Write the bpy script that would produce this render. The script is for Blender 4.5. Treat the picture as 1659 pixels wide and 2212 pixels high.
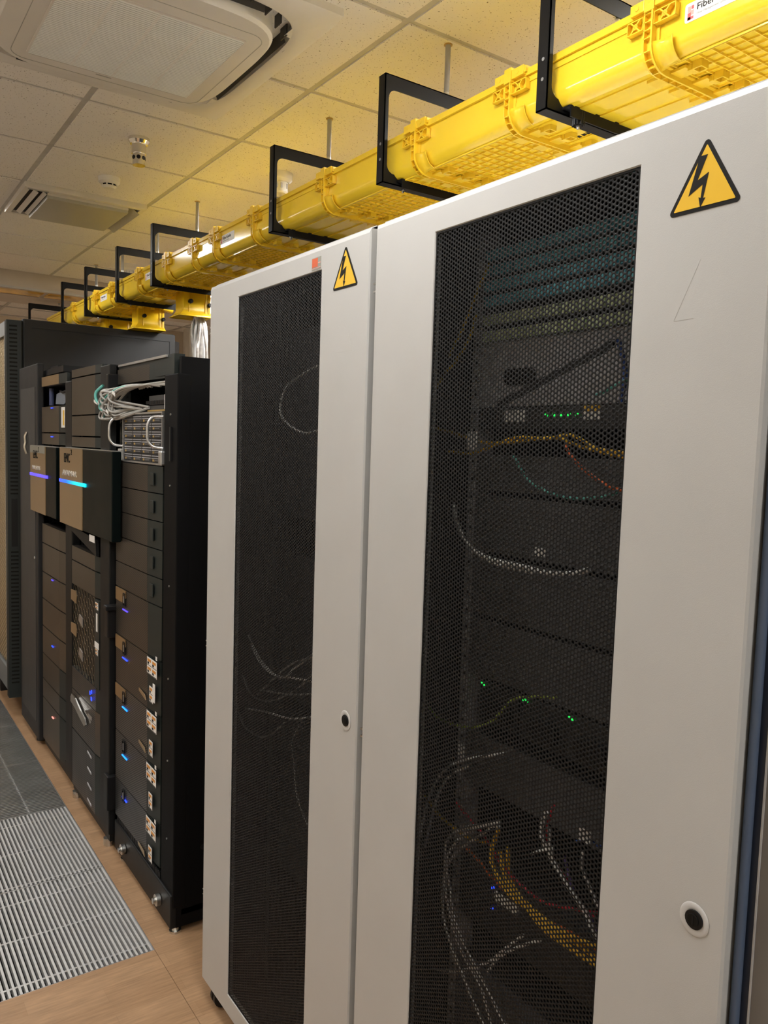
import bpy, math, random
import numpy as np
from mathutils import Vector, Matrix
for o in list(bpy.data.objects): bpy.data.objects.remove(o)
C=bpy.context.scene.collection
S=bpy.context.scene
random.seed(4)
# ---------------------------------------------------------------- camera
EYE=1.65
cam=bpy.data.objects.new('camera',bpy.data.cameras.new('camera')); C.objects.link(cam)
R=((0.82293007,-0.02131402,0.56774273),(-0.56728565,-0.0856931,0.81905048),(0.03119437,-0.99609357,-0.08261057))
M4=Matrix.Identity(4)
for i in range(3):
    M4[i][0]=R[i][0]; M4[i][1]=-R[i][1]; M4[i][2]=-R[i][2]
M4[2][3]=EYE
cam.matrix_world=M4
cam.data.sensor_fit='VERTICAL'; cam.data.sensor_height=24.0; cam.data.sensor_width=18.0
cam.data.lens=1715.56/2212*24.0
cam.data.clip_start=0.05
S.camera=cam
# ---------------------------------------------------------------- world, exposure
w=bpy.data.worlds.new('world'); S.world=w; w.use_nodes=True
w.node_tree.nodes['Background'].inputs[0].default_value=(0.5,0.5,0.5,1)
w.node_tree.nodes['Background'].inputs[1].default_value=0.02
S.view_settings.view_transform='Standard'; S.view_settings.look='None'
S.view_settings.exposure=0.1; S.view_settings.gamma=1.0; S.view_settings.use_curve_mapping=False
PANEL=18.5          # radiance of the ceiling light panels
ZC=2.91             # ceiling height
# recessed light panels: x0,x1,y0,y1,strength factor (aisle row, row behind the cabinets, left rows and last panel unseen, added for bounce and fill)
LIGHTS=[(.185,.805,.825,1.42,1.45),(.185,.805,4.997,5.593,1.0),(.185,.805,-1.55,-.96,1.7),
        (2.05,2.67,.825,1.42,2.8),(2.05,2.67,2.613,3.209,2.5),(2.05,2.67,3.805,4.401,2.2),(-1.055,-.435,2.613,3.209,2.0),
        (-1.055,-.435,-1.55,-.96,1.0),(-1.055,-.435,6.19,6.785,1.0),(3.29,3.91,.23,.825,1.0),
        (2.67,3.29,6.19,6.785,3.0)]  # hidden panel, added to brighten the far ceiling
# ---------------------------------------------------------------- materials
def mat(name,col,rough=.5,metal=0.,var=.06,scale=8.,bump=0.,bscale=300.,spec=.5,emit=None,es=1.,coat=0.,rvar=.05):
    m=bpy.data.materials.new(name); m.use_nodes=True; nt=m.node_tree; N=nt.nodes; L=nt.links
    b=N['Principled BSDF']; b.inputs['Roughness'].default_value=rough; b.inputs['Metallic'].default_value=metal
    b.inputs['Specular IOR Level'].default_value=spec; b.inputs['Coat Weight'].default_value=coat; b.inputs['Coat Roughness'].default_value=.08
    g=N.new('ShaderNodeNewGeometry'); n=N.new('ShaderNodeTexNoise'); n.inputs['Scale'].default_value=scale; n.inputs['Detail'].default_value=3
    L.new(g.outputs['Position'],n.inputs['Vector'])
    mr=N.new('ShaderNodeMapRange'); mr.inputs[1].default_value=.3; mr.inputs[2].default_value=.7
    mr.inputs[3].default_value=1-var; mr.inputs[4].default_value=1+var; L.new(n.outputs['Fac'],mr.inputs[0])
    mx=N.new('ShaderNodeVectorMath'); mx.operation='SCALE'; mx.inputs[0].default_value=col; L.new(mr.outputs[0],mx.inputs['Scale'])
    L.new(mx.outputs[0],b.inputs['Base Color'])
    m2=N.new('ShaderNodeMapRange'); m2.inputs[3].default_value=max(.02,rough-rvar); m2.inputs[4].default_value=min(1,rough+rvar)
    L.new(n.outputs['Fac'],m2.inputs[0]); L.new(m2.outputs[0],b.inputs['Roughness'])
    if bump>0:
        n2=N.new('ShaderNodeTexNoise'); n2.inputs['Scale'].default_value=bscale; L.new(g.outputs['Position'],n2.inputs['Vector'])
        bp=N.new('ShaderNodeBump'); bp.inputs['Strength'].default_value=bump; bp.inputs['Distance'].default_value=.001
        L.new(n2.outputs['Fac'],bp.inputs['Height']); L.new(bp.outputs[0],b.inputs['Normal'])
    if emit:
        b.inputs['Emission Color'].default_value=(*emit,1); b.inputs['Emission Strength'].default_value=es
    return m
def lin(r,g,b): return tuple(((c/255+.055)/1.055)**2.4 if c>10 else c/255/12.92 for c in (r,g,b))
grey_door=mat('cabinet_grey_paint',(.475,.475,.468),.45,var=.02,bump=.12,bscale=900)
grey_in=mat('cabinet_inner_grey',(.05,.05,.052),.6)
black_mesh=mat('black_mesh_paint',(.009,.009,.0095),.55,spec=.18)
black_rack=mat('rack_black',(.004,.004,.0045),.6,bump=.05,spec=.1)
rack_grey=mat('rack_charcoal',(.010,.0105,.011),.45,bump=.08,spec=.2)
far_grey=mat('far_cabinet_charcoal',(.020,.020,.021),.5,bump=.08,spec=.35)
black_iron=mat('bracket_black',(.006,.006,.0065),.45,bump=.1,spec=.22)
blackp=mat('black_plastic',(.009,.009,.010),.4,spec=.25)
steel=mat('zinc_steel',(.62,.62,.6),.28,1.)
chrome=mat('chrome',(.8,.78,.74),.12,1.)
alu=mat('aluminium',(.6,.6,.6),.35,.9)
slat_m=mat('slat_light_metal',(.56,.56,.56),.4,.15)
silver_p=mat('silver_lettering',(.62,.60,.56),.4)
concrete=mat('subfloor_concrete_shade',(.02,.02,.02),.9)  # near-black colour puts shade into the gaps of the floor grilles
escut=mat('escutcheon_grey',(.55,.55,.55),.4)
honey=mat('honeycomb_dull_brass',(.20,.16,.10),.4,.5)
rodgrey=mat('grey_rod_sleeve',(.36,.36,.37),.45)
yellow=mat('tray_yellow',(.95,.66,.035),.16,var=.03,scale=5,coat=.3,rvar=.04)
yellow2=mat('tray_yellow_fitting',(.93,.62,.03),.3,var=.04,scale=12,coat=.1)
yellow_s=mat('spout_yellow',(.93,.60,.015),.3,var=.03)
white_pl=mat('white_plastic',(.80,.79,.75),.4,var=.02)
ac_white=mat('ac_cream_white',(.76,.73,.67),.42,var=.02)
ac_dark=mat('ac_slot_dark',(.03,.027,.024),.6)
ac_grille=mat('ac_grille',(.88,.90,.86),.4,var=.02)
ac_metal=mat('ac_grey_panel',(.46,.45,.40),.35,var=.03)
tbar=mat('ceiling_grid_metal',(.54,.52,.48),.5,var=.08,scale=20)
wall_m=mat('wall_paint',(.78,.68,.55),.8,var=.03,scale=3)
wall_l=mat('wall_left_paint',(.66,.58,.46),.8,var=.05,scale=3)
beam_m=mat('bulkhead_paint',(.62,.55,.46),.7,var=.03)
amber=mat('amber_reflection',(.95,.58,.10),.12,var=.35,scale=5)  # colour stands in for the yellow tray reflected in the soffit
blue_p=mat('blue_paint',(.075,.105,.17),.35,var=.03)
navy_p=mat('navy_panel',(.022,.03,.052),.4)
grey_w=mat('grey_wall_panel',(.15,.14,.13),.5)
lt_strip=mat('light_grey_strip',(.42,.42,.42),.35)
gold=mat('bezel_bronze',(.46,.34,.20),.33,.75,var=.05,scale=5)
bez=mat('bezel_brown_grey',(.115,.098,.080),.36,.7,var=.05,scale=5)
bez_dk=mat('bezel_dark_green',(.018,.023,.022),.45,0,var=.05,spec=.3)
bez_blk=mat('bezel_gloss_black',(.003,.006,.006),.35,spec=.08)
label_w=mat('label_white',(.80,.79,.77),.5,var=.02)
label_s=mat('label_silver',(.32,.32,.28),.35,.3)
ink=mat('ink_black',(.009,.008,.007),.6,spec=.15)
ink_g=mat('ink_grey',(.25,.25,.25),.5)
ink_pale=mat('ink_pale',(.43,.425,.41),.6)
l_orange=mat('label_orange',(.65,.27,.04),.5)
l_red=mat('label_red_orange',(.62,.10,.025),.45)
l_pink=mat('label_pink',(.72,.10,.10),.5)
l_rose=mat('label_rose',(.80,.38,.33),.5)
sign_y=mat('sign_yellow',(.78,.47,.008),.4,var=.02)
led_blue=mat('led_blue',(.01,.02,.3),.3,emit=(.02,.06,1.),es=2.2)
led_cyan=mat('led_cyan_blue',(.01,.1,.3),.3,emit=(.01,.22,1.),es=2.6)
led_violet=mat('led_violet',(.05,.02,.3),.3,emit=(.10,.07,1.),es=1.3)
led_green=mat('led_green',(.01,.2,.02),.3,emit=(.02,1.,.1),es=1.3)
led_red=mat('led_red',(.3,.05,.05),.3,emit=(1.,.25,.2),es=2.)
teal=mat('patch_teal',(.17,.74,.97),.45)
green_g=mat('patch_green',(.80,.95,.60),.5,var=.25,scale=120)
grey_eq=mat('equipment_grey',(.50,.50,.53),.5)
grey_eq2=mat('equipment_mid_grey',(.12,.12,.125),.5)
dark_eq=mat('equipment_black',(.03,.03,.032),.5)
cabcol={'y':mat('cable_yellow',(.90,.56,.04),.45),'w':mat('cable_white',(.85,.85,.85),.45),'o':mat('cable_orange',(.75,.14,.03),.45),
 't':mat('cable_teal',(.12,.45,.40),.45),'b':mat('cable_blue',(.04,.10,.40),.45),'r':mat('cable_red',(.50,.02,.04),.45),
 'g':mat('cable_lime',(.35,.45,.08),.45),'p':mat('cable_purple',(.10,.06,.22),.45),'k':mat('cable_grey',(.36,.35,.33),.45)}
rubber=mat('rubber_black',(.014,.014,.015),.5)
brass=mat('brass_latch',(.6,.42,.15),.4,.7)
foil=mat('clear_wrap',(.62,.60,.58),.15,.4,var=.3,scale=40)
emis_m=bpy.data.materials.new('light_diffuser'); emis_m.use_nodes=True
_b=emis_m.node_tree.nodes['Principled BSDF']; _b.inputs['Base Color'].default_value=(.9,.9,.9,1)
_b.inputs['Emission Color'].default_value=(1.,.985,.95,1); _b.inputs['Emission Strength'].default_value=PANEL

def pos_nodes(m):
    nt=m.node_tree; g=nt.nodes.new('ShaderNodeNewGeometry'); return nt,nt.nodes,nt.links,g
def stripe_mat(name,c1,c2,period,k,rough=.36,metal=.6):
    """fine diagonal grille lines on a bezel"""
    m=mat(name,c1,rough,metal,var=.03); nt,N,L,g=pos_nodes(m)
    sep=N.new('ShaderNodeSeparateXYZ'); L.new(g.outputs['Position'],sep.inputs[0])
    a=N.new('ShaderNodeMath'); a.operation='MULTIPLY_ADD'; a.inputs[1].default_value=k; L.new(sep.outputs['Y'],a.inputs[0]); L.new(sep.outputs['Z'],a.inputs[2])
    b=N.new('ShaderNodeMath'); b.operation='MULTIPLY'; b.inputs[1].default_value=2*math.pi/period; L.new(a.outputs[0],b.inputs[0])
    s=N.new('ShaderNodeMath'); s.operation='SINE'; L.new(b.outputs[0],s.inputs[0])
    r=N.new('ShaderNodeMapRange'); r.inputs[1].default_value=-.3; r.inputs[2].default_value=.5; L.new(s.outputs[0],r.inputs[0])
    mx=N.new('ShaderNodeMix'); mx.data_type='RGBA'; mx.inputs[6].default_value=(*c2,1); mx.inputs[7].default_value=(*c1,1); L.new(r.outputs[0],mx.inputs[0])
    L.new(mx.outputs[2],N['Principled BSDF'].inputs['Base Color'])
    return m
bez_st=stripe_mat('bezel_striped',(.14,.13,.12),(.022,.021,.019),.0087,.55)
bez_st2=stripe_mat('bezel_fine_striped',(.10,.087,.073),(.04,.034,.028),.0087,.55)
bez_lo=stripe_mat('bezel_lower_striped',(.10,.10,.10),(.03,.03,.03),.0087,.55)
def wood_mat():
    m=mat('wood_laminate',(.42,.24,.13),.42,spec=.4); nt,N,L,g=pos_nodes(m)
    mp=N.new('ShaderNodeMapping'); mp.inputs['Scale'].default_value=(1,1,1); L.new(g.outputs['Position'],mp.inputs[0])
    br=N.new('ShaderNodeTexBrick'); br.inputs['Scale'].default_value=1; br.inputs['Brick Width'].default_value=.42; br.inputs['Row Height'].default_value=.066
    br.inputs['Mortar Size'].default_value=.0006; br.inputs['Mortar Smooth'].default_value=.3; br.inputs['Bias'].default_value=0
    br.inputs['Color1'].default_value=(.41,.255,.145,1); br.inputs['Color2'].default_value=(.35,.21,.115,1); br.inputs['Mortar'].default_value=(.33,.20,.11,1)
    L.new(mp.outputs[0],br.inputs['Vector'])
    mp2=N.new('ShaderNodeMapping'); mp2.inputs['Scale'].default_value=(6,60,1); L.new(g.outputs['Position'],mp2.inputs[0])
    n=N.new('ShaderNodeTexNoise'); n.inputs['Scale'].default_value=2; n.inputs['Detail'].default_value=6; L.new(mp2.outputs[0],n.inputs['Vector'])
    r=N.new('ShaderNodeMapRange'); r.inputs[1].default_value=.3; r.inputs[2].default_value=.7; r.inputs[3].default_value=.82; r.inputs[4].default_value=1.14; L.new(n.outputs[0],r.inputs[0])
    vm=N.new('ShaderNodeVectorMath'); vm.operation='SCALE'; L.new(br.outputs['Color'],vm.inputs[0]); L.new(r.outputs[0],vm.inputs['Scale'])
    L.new(vm.outputs[0],N['Principled BSDF'].inputs['Base Color'])
    return m
wood=wood_mat()
def tile_mat():
    m=mat('mineral_tile',(.70,.66,.58),.9,spec=.2); nt,N,L,g=pos_nodes(m)
    base=(.88,.85,.80,1)
    n=N.new('ShaderNodeTexNoise'); n.inputs['Scale'].default_value=165; n.inputs['Detail'].default_value=1.5; n.inputs['Distortion'].default_value=.5; L.new(g.outputs['Position'],n.inputs['Vector'])
    r=N.new('ShaderNodeMapRange'); r.inputs[1].default_value=.675; r.inputs[2].default_value=.70; L.new(n.outputs[0],r.inputs[0])
    mx=N.new('ShaderNodeMix'); mx.data_type='RGBA'; mx.inputs[6].default_value=base; mx.inputs[7].default_value=(.26,.22,.17,1); L.new(r.outputs[0],mx.inputs[0])
    L.new(mx.outputs[2],N['Principled BSDF'].inputs['Base Color'])
    bp=N.new('ShaderNodeBump'); bp.invert=True; bp.inputs['Strength'].default_value=.6; bp.inputs['Distance'].default_value=.002; L.new(r.outputs[0],bp.inputs['Height']); L.new(bp.outputs[0],N['Principled BSDF'].inputs['Normal'])
    return m
tile_m=tile_mat()
# ---------------------------------------------------------------- mesh helpers
class MB:
    def __init__(s): s.v=[]; s.f=[]; s.m=[]; s.mi=0
    def add(s,vs,fs):
        n=len(s.v); s.v+=[tuple(p) for p in vs]; s.f+=[tuple(i+n for i in f) for f in fs]; s.m+=[s.mi]*len(fs); return s
    def mat(s,i): s.mi=i; return s
    def box(s,x0,x1,y0,y1,z0,z1):
        return s.add([(x0,y0,z0),(x1,y0,z0),(x1,y1,z0),(x0,y1,z0),(x0,y0,z1),(x1,y0,z1),(x1,y1,z1),(x0,y1,z1)],
          [(0,3,2,1),(4,5,6,7),(0,1,5,4),(1,2,6,5),(2,3,7,6),(3,0,4,7)])
    def cyl(s,p0,p1,r,n=16,r2=None):
        return s.tube([p0,p1],[r,r if r2 is None else r2],n)
    def tube(s,pts,r,n=8):
        pts=[Vector(p) for p in pts]; k=len(pts)
        rs=r if isinstance(r,(list,tuple)) else [r]*k
        vs=[]; up=None
        for i,p in enumerate(pts):
            t=(pts[min(i+1,k-1)]-pts[max(i-1,0)]).normalized()
            if up is None:
                up=Vector((0,0,1)) if abs(t.z)<.9 else Vector((1,0,0))
            a=t.cross(up).normalized(); b=a.cross(t).normalized(); up=b
            for j in range(n):
                an=2*math.pi*j/n; vs.append(p+(a*math.cos(an)+b*math.sin(an))*rs[i])
        fs=[]
        for i in range(k-1):
            for j in range(n):
                j2=(j+1)%n; fs.append((i*n+j,i*n+j2,(i+1)*n+j2,(i+1)*n+j))
        fs.append(tuple(range(n))[::-1]); fs.append(tuple((k-1)*n+j for j in range(n)))
        return s.add(vs,fs)
    def prism(s,poly,ax,a0,a1):
        """poly: 2-D points in the two other axes; ax: 'x','y','z'"""
        def P(u,v,a): return {'x':(a,u,v),'y':(u,a,v),'z':(u,v,a)}[ax]
        n=len(poly); vs=[P(u,v,a0) for u,v in poly]+[P(u,v,a1) for u,v in poly]
        fs=[tuple(range(n))[::-1],tuple(range(n,2*n))]+[(i,(i+1)%n,n+(i+1)%n,n+i) for i in range(n)]
        return s.add(vs,fs)
    def band(s,out,inn,ax,a0,a1):
        """strip between two polylines (same length) extruded along ax"""
        def P(q,a): u,v=q; return {'x':(a,u,v),'y':(u,a,v),'z':(u,v,a)}[ax]
        n=len(out); vs=[P(q,a0) for q in out]+[P(q,a0) for q in inn]+[P(q,a1) for q in out]+[P(q,a1) for q in inn]
        fs=[]
        for i in range(n-1):
            fs+=[(i,i+1,n+i+1,n+i),(2*n+i,3*n+i,3*n+i+1,2*n+i+1),(i,2*n+i,2*n+i+1,i+1),(n+i,n+i+1,3*n+i+1,3*n+i)]
        fs+=[(0,n,3*n,2*n),(n-1,3*n-1,4*n-1,2*n-1)]
        return s.add(vs,fs)
    def ring(s,out,inn,ax,a0,a1):
        """closed ring between two loops"""
        return s.band(list(out)+[out[0]],list(inn)+[inn[0]],ax,a0,a1)
    def mesh(s,name,mats,smooth=False):
        me=bpy.data.meshes.new(name); me.from_pydata(s.v,[],s.f); me.update()
        for m in (mats if isinstance(mats,(list,tuple)) else [mats]): me.materials.append(m)
        me.polygons.foreach_set('material_index',s.m)
        import bmesh
        bm=bmesh.new(); bm.from_mesh(me); bmesh.ops.recalc_face_normals(bm,faces=bm.faces); bm.to_mesh(me); bm.free()
        if smooth:
            me.shade_smooth(); me.set_sharp_from_angle(angle=math.radians(smooth if smooth>1 else 35))
        return me
    def build(s,name,mats,parent=None,smooth=False,bevel=0,**kw):
        o=bpy.data.objects.new(name,s.mesh(name,mats,smooth)); link(o,parent)
        if bevel:
            b=o.modifiers.new('bevel','BEVEL'); b.width=bevel; b.segments=2; b.limit_method='ANGLE'; b.angle_limit=math.radians(50)
        for k,v in kw.items(): o[k]=v
        return o
def link(o,parent=None):
    C.objects.link(o)
    if parent is not None:
        o.parent=parent
        if parent.type=='EMPTY' and parent.parent is None: o.location=-Vector(parent.location)
def thing(name,label,cat,loc=(0,0,0),group=None):
    o=bpy.data.objects.new(name,None); o.empty_display_size=.05; C.objects.link(o); o.location=loc
    o['label']=label; o['category']=cat
    if group: o['group']=group
    return o
def tag(o,label,cat,group=None):
    o['label']=label; o['category']=cat
    if group: o['group']=group
    return o
def struct(o): o['kind']='structure'; return o
def sharecopy(o,parent,dx=0,dy=0,dz=0):
    c=o.copy(); C.objects.link(c); c.parent=parent
    c.location=Vector(o.location)+Vector((dx,dy,dz)); return c
def copy_thing(root,d,label,group=None):
    r=root.copy(); C.objects.link(r); r.location=Vector(root.location)+Vector(d); r['label']=label
    if group: r['group']=group
    for ch in list(root.children):
        c=ch.copy(); C.objects.link(c); c.parent=r
        for g in list(ch.children):
            k=g.copy(); C.objects.link(k); k.parent=c
    return r
def arc(cx,cz,r,a0,a1,n=6): return [(cx+r*math.cos(math.radians(a0+(a1-a0)*i/n)),cz+r*math.sin(math.radians(a0+(a1-a0)*i/n))) for i in range(n+1)]
def rrect(u0,u1,v0,v1,r,n=5):
    return arc(u1-r,v1-r,r,0,90,n)+arc(u0+r,v1-r,r,90,180,n)+arc(u0+r,v0+r,r,180,270,n)+arc(u1-r,v0+r,r,270,360,n)
def superell(cx,cy,a,b,e,n=64):
    o=[]
    for i in range(n):
        t=2*math.pi*i/n; c,s_=math.cos(t),math.sin(t)
        o.append((cx+a*math.copysign(abs(c)**(2/e),c),cy+b*math.copysign(abs(s_)**(2/e),s_)))
    return o
def catmull(P,k=5):
    P=[Vector(p) for p in P]; Q=[P[0]*2-P[1]]+P+[P[-1]*2-P[-2]]; out=[]
    for i in range(1,len(Q)-2):
        a,b,c,d=Q[i-1:i+3]
        for j in range(k):
            t=j/k; out.append(.5*((2*b)+(c-a)*t+(2*a-5*b+4*c-d)*t*t+(3*b-a-3*c+d)*t**3))
    out.append(P[-1]); return out
def text_mesh(txt,size,mat_,x,y,z,parent,name='lettering',ext=.0006,sx=1.,font_shear=0.):
    """lettering on a plane x=const facing -x, reading towards -y"""
    cu=bpy.data.curves.new(name,'FONT'); cu.body=txt; cu.size=size; cu.extrude=ext; cu.resolution_u=3; cu.shear=font_shear; cu.align_x='LEFT'
    t=bpy.data.objects.new('tmp',cu); C.objects.link(t)
    dg=bpy.context.evaluated_depsgraph_get(); me=bpy.data.meshes.new_from_object(t.evaluated_get(dg))
    bpy.data.objects.remove(t)
    for v in me.vertices:
        a,b,c=v.co; v.co=(x-c,y-a*sx,z+b)
    me.materials.clear(); me.materials.append(mat_); me.name=name
    o=bpy.data.objects.new(name,me); link(o,parent); return o
CABLES=[
('yelA',0.003,[(0.985,1.274,1.693),(0.985,1.200,1.680),(0.985,1.106,1.663),(0.985,1.027,1.664),(0.985,0.939,1.673),(0.985,0.873,1.659),(0.985,0.803,1.646),(0.985,0.751,1.641)]),
('yelB',0.003,[(0.980,1.206,1.644),(0.980,1.144,1.641),(0.980,1.093,1.652),(0.980,1.022,1.672),(0.980,0.944,1.671),(0.980,0.884,1.677),(0.980,0.835,1.657),(0.980,0.786,1.651),(0.980,0.748,1.644)]),
('org',0.0025,[(0.975,0.903,1.662),(0.975,0.877,1.640),(0.975,0.855,1.622),(0.975,0.818,1.603),(0.975,0.782,1.595),(0.975,0.745,1.595)]),
('teal',0.0025,[(0.975,1.015,1.640),(0.975,0.984,1.605),(0.975,0.939,1.584),(0.975,0.873,1.576),(0.975,0.817,1.583),(0.975,0.778,1.598),(0.975,0.746,1.613)]),
('wht1',0.004,[(0.965,1.168,1.543),(0.965,1.151,1.500),(0.965,1.110,1.470),(0.965,1.052,1.456),(0.965,0.970,1.451),(0.965,0.905,1.451),(0.965,0.856,1.458),(0.965,0.828,1.468)]),
('wht2',0.003,[(0.970,1.152,1.518),(0.970,1.122,1.477),(0.970,1.088,1.455),(0.970,1.032,1.445),(0.970,0.952,1.443)]),
('tealT',0.002,[(0.970,0.841,1.738),(0.970,0.806,1.747),(0.970,0.773,1.759),(0.970,0.753,1.772)]),
('blueT',0.004,[(0.975,0.798,1.823),(0.975,0.789,1.774),(0.975,0.787,1.726)]),
('yelgrn',0.0025,[(0.960,1.214,1.134),(0.960,1.172,1.122),(0.960,1.096,1.130),(0.960,1.028,1.162),(0.960,0.983,1.213),(0.960,0.929,1.237),(0.960,0.877,1.249)]),
('yelL1',0.003,[(0.960,1.110,1.892),(0.960,1.134,1.852),(0.960,1.165,1.817),(0.960,1.197,1.789),(0.960,1.231,1.755)]),
('yelL2',0.003,[(0.970,1.087,1.979),(0.970,1.112,1.942),(0.970,1.142,1.905),(0.970,1.166,1.865),(0.970,1.205,1.825)]),
('whtlp1',0.003,[(0.955,0.984,1.120),(0.955,1.080,1.076),(0.955,1.146,1.030),(0.955,1.193,0.961),(0.955,1.211,0.886),(0.955,1.218,0.815),(0.955,1.219,0.746)]),
('whtlp2',0.003,[(0.955,1.080,1.063),(0.955,1.125,1.028),(0.955,1.164,0.972),(0.955,1.182,0.908),(0.955,1.202,0.852)]),
('whtlong1',0.003,[(0.950,0.982,0.998),(0.950,1.080,0.944),(0.950,1.125,0.897),(0.950,1.135,0.836),(0.950,1.124,0.767),(0.950,1.100,0.715),(0.950,1.063,0.662),(0.950,1.027,0.620),(0.950,1.001,0.608),(0.950,0.981,0.588)]),
('whtlong2',0.003,[(0.950,0.988,0.987),(0.950,1.066,0.945),(0.950,1.116,0.873),(0.950,1.115,0.809),(0.950,1.089,0.762),(0.950,1.046,0.717),(0.950,0.999,0.674),(0.950,0.955,0.649),(0.950,0.924,0.634)]),
('whtlong3',0.003,[(0.955,1.010,0.972),(0.955,1.115,0.872),(0.955,1.126,0.811),(0.955,1.093,0.735),(0.955,1.071,0.701),(0.955,1.017,0.670),(0.955,0.988,0.614)]),
('yelS',0.003,[(0.960,1.214,0.951),(0.960,1.168,0.932),(0.960,1.104,0.931),(0.960,1.064,0.928),(0.960,1.026,0.938)]),
('redA',0.003,[(0.965,1.120,0.978),(0.965,1.099,0.964),(0.965,1.058,0.953),(0.965,1.019,0.939),(0.965,0.981,0.913),(0.965,0.934,0.894),(0.965,0.879,0.897),(0.965,0.820,0.915),(0.965,0.773,0.932)]),
('redB',0.003,[(0.965,0.875,1.067),(0.965,0.888,1.022),(0.965,0.880,0.993),(0.965,0.858,0.971),(0.965,0.837,0.950),(0.965,0.811,0.932),(0.965,0.782,0.920)]),
('orgB',0.0025,[(0.965,1.088,0.904),(0.965,1.054,0.888),(0.965,1.022,0.877),(0.965,0.991,0.870),(0.965,0.955,0.867),(0.965,0.899,0.866),(0.965,0.836,0.871),(0.965,0.770,0.877)]),
('yelB1',0.005,[(0.960,0.998,0.976),(0.960,1.007,0.920),(0.960,0.980,0.890),(0.960,0.944,0.873),(0.960,0.905,0.869),(0.960,0.852,0.865),(0.960,0.802,0.864),(0.960,0.755,0.864)]),
('yelB2',0.005,[(0.957,0.986,0.939),(0.957,0.966,0.898),(0.957,0.913,0.870),(0.957,0.869,0.860),(0.957,0.818,0.856),(0.957,0.752,0.852)]),
('yelB3',0.004,[(0.965,0.972,0.952),(0.965,0.969,0.902),(0.965,0.933,0.878),(0.965,0.878,0.869),(0.965,0.817,0.874),(0.965,0.761,0.886)]),
('whtR1',0.004,[(0.955,0.885,1.053),(0.955,0.893,1.014),(0.955,0.870,0.984),(0.955,0.833,0.955),(0.955,0.797,0.930),(0.955,0.768,0.912),(0.955,0.753,0.897)]),
('whtR2',0.003,[(0.955,0.799,1.025),(0.955,0.802,1.001),(0.955,0.786,0.970),(0.955,0.766,0.950),(0.955,0.747,0.938)]),
('whtR3',0.003,[(0.955,0.869,1.037),(0.955,0.865,0.987),(0.955,0.838,0.960),(0.955,0.812,0.942),(0.955,0.778,0.921)]),
('whtX1',0.002,[(0.955,1.165,0.614),(0.955,1.069,0.670),(0.955,1.007,0.720),(0.955,0.962,0.772),(0.955,0.919,0.821)]),
('whtX2',0.002,[(0.955,1.006,0.703),(0.955,0.978,0.746),(0.955,0.928,0.795),(0.955,0.876,0.837)]),
('tagrow',0.004,[(0.955,0.907,0.972),(0.955,0.891,0.984),(0.955,0.866,0.998)]),
('bluD',0.003,[(0.965,0.827,1.025),(0.965,0.799,1.041),(0.965,0.772,1.042)]),
('pur',0.004,[(0.965,0.849,0.991),(0.965,0.822,0.949),(0.965,0.792,0.926),(0.965,0.762,0.904)]),
('Lloop',0.0022,[(0.950,1.658,1.835),(0.950,1.748,1.818),(0.950,1.826,1.793),(0.950,1.855,1.753),(0.950,1.843,1.717),(0.950,1.791,1.688),(0.950,1.718,1.676),(0.950,1.651,1.682)]),
('Lw1',0.002,[(0.950,2.013,1.112),(0.950,1.981,1.066),(0.950,1.907,1.039),(0.950,1.825,1.035),(0.950,1.739,1.087),(0.950,1.625,1.156)]),
('Lw2',0.002,[(0.955,2.007,1.086),(0.955,1.961,1.051),(0.955,1.875,1.033),(0.955,1.783,1.045),(0.955,1.698,1.061),(0.955,1.629,1.068)]),
('Lw3',0.002,[(0.950,1.947,0.957),(0.950,1.839,1.037),(0.950,1.739,1.099),(0.950,1.624,1.141)]),
('Lw4',0.002,[(0.950,1.933,0.974),(0.950,1.785,1.002),(0.950,1.620,1.049)]),
('Lw5',0.003,[(0.950,2.034,0.892),(0.950,1.916,0.916),(0.950,1.782,0.942),(0.950,1.708,0.962),(0.950,1.617,0.998)]),
('Lw6',0.002,[(0.950,2.082,0.892),(0.950,2.033,0.845),(0.950,1.942,0.840),(0.950,1.859,0.874),(0.950,1.782,0.930)]),
('Lw7',0.002,[(0.950,1.713,0.951),(0.950,1.744,0.893),(0.950,1.747,0.831),(0.950,1.723,0.754),(0.950,1.685,0.715),(0.950,1.663,0.700)]),
('Lw8',0.002,[(0.955,2.080,0.974),(0.955,2.016,0.937),(0.955,1.900,0.950),(0.955,1.745,1.025),(0.955,1.631,1.113)]),
]
# ================================================================ SETTING
XG=[-1.055,-.435,.185,.805,1.43,2.05,2.67,3.29]
YG=[.23,.825,1.42,2.017,2.613,3.209,3.805,4.401,4.997,5.593,6.19,6.785]
floor=struct(MB().box(-2.2,5,-3.2,10,-.12,-.05).build('floor',concrete))
# wood laminate raised-floor tiles (parts of the floor)
FX=[.82-.6*i for i in range(-3,4)]; FY=[2.409+.6*k for k in range(-5,13)]
tm=MB().box(.0007,.5993,.0001,.5999,-.05,0).mesh('floor_tile',wood)
for x in FX:
    for y in FY:
        if .15<x+.3<.82 and y>2.3: continue
        o=bpy.data.objects.new('floor_tile',tm); C.objects.link(o); o.parent=floor; o.location=(x,y,0)
ceiling=struct(MB().box(-2.2,5,-3.2,6.79,2.96,3.02).build('ceiling',beam_m))
skip=set()
for (x0,x1,y0,y1,s) in LIGHTS: skip.add((round(x0,2),round(y0,2)))
skip.add((.81,4.4)); skip.add((.8,4.4))
def cell_skipped(x,y):
    for a,b in skip:
        if abs(a-x)<.02 and abs(b-y)<.02: return True
    return False
YGall=[YG[0]-.596*k for k in range(5,0,-1)]+YG
XGall=[-1.675]+XG+[3.91]
g=.0125
meshes={}
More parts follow.
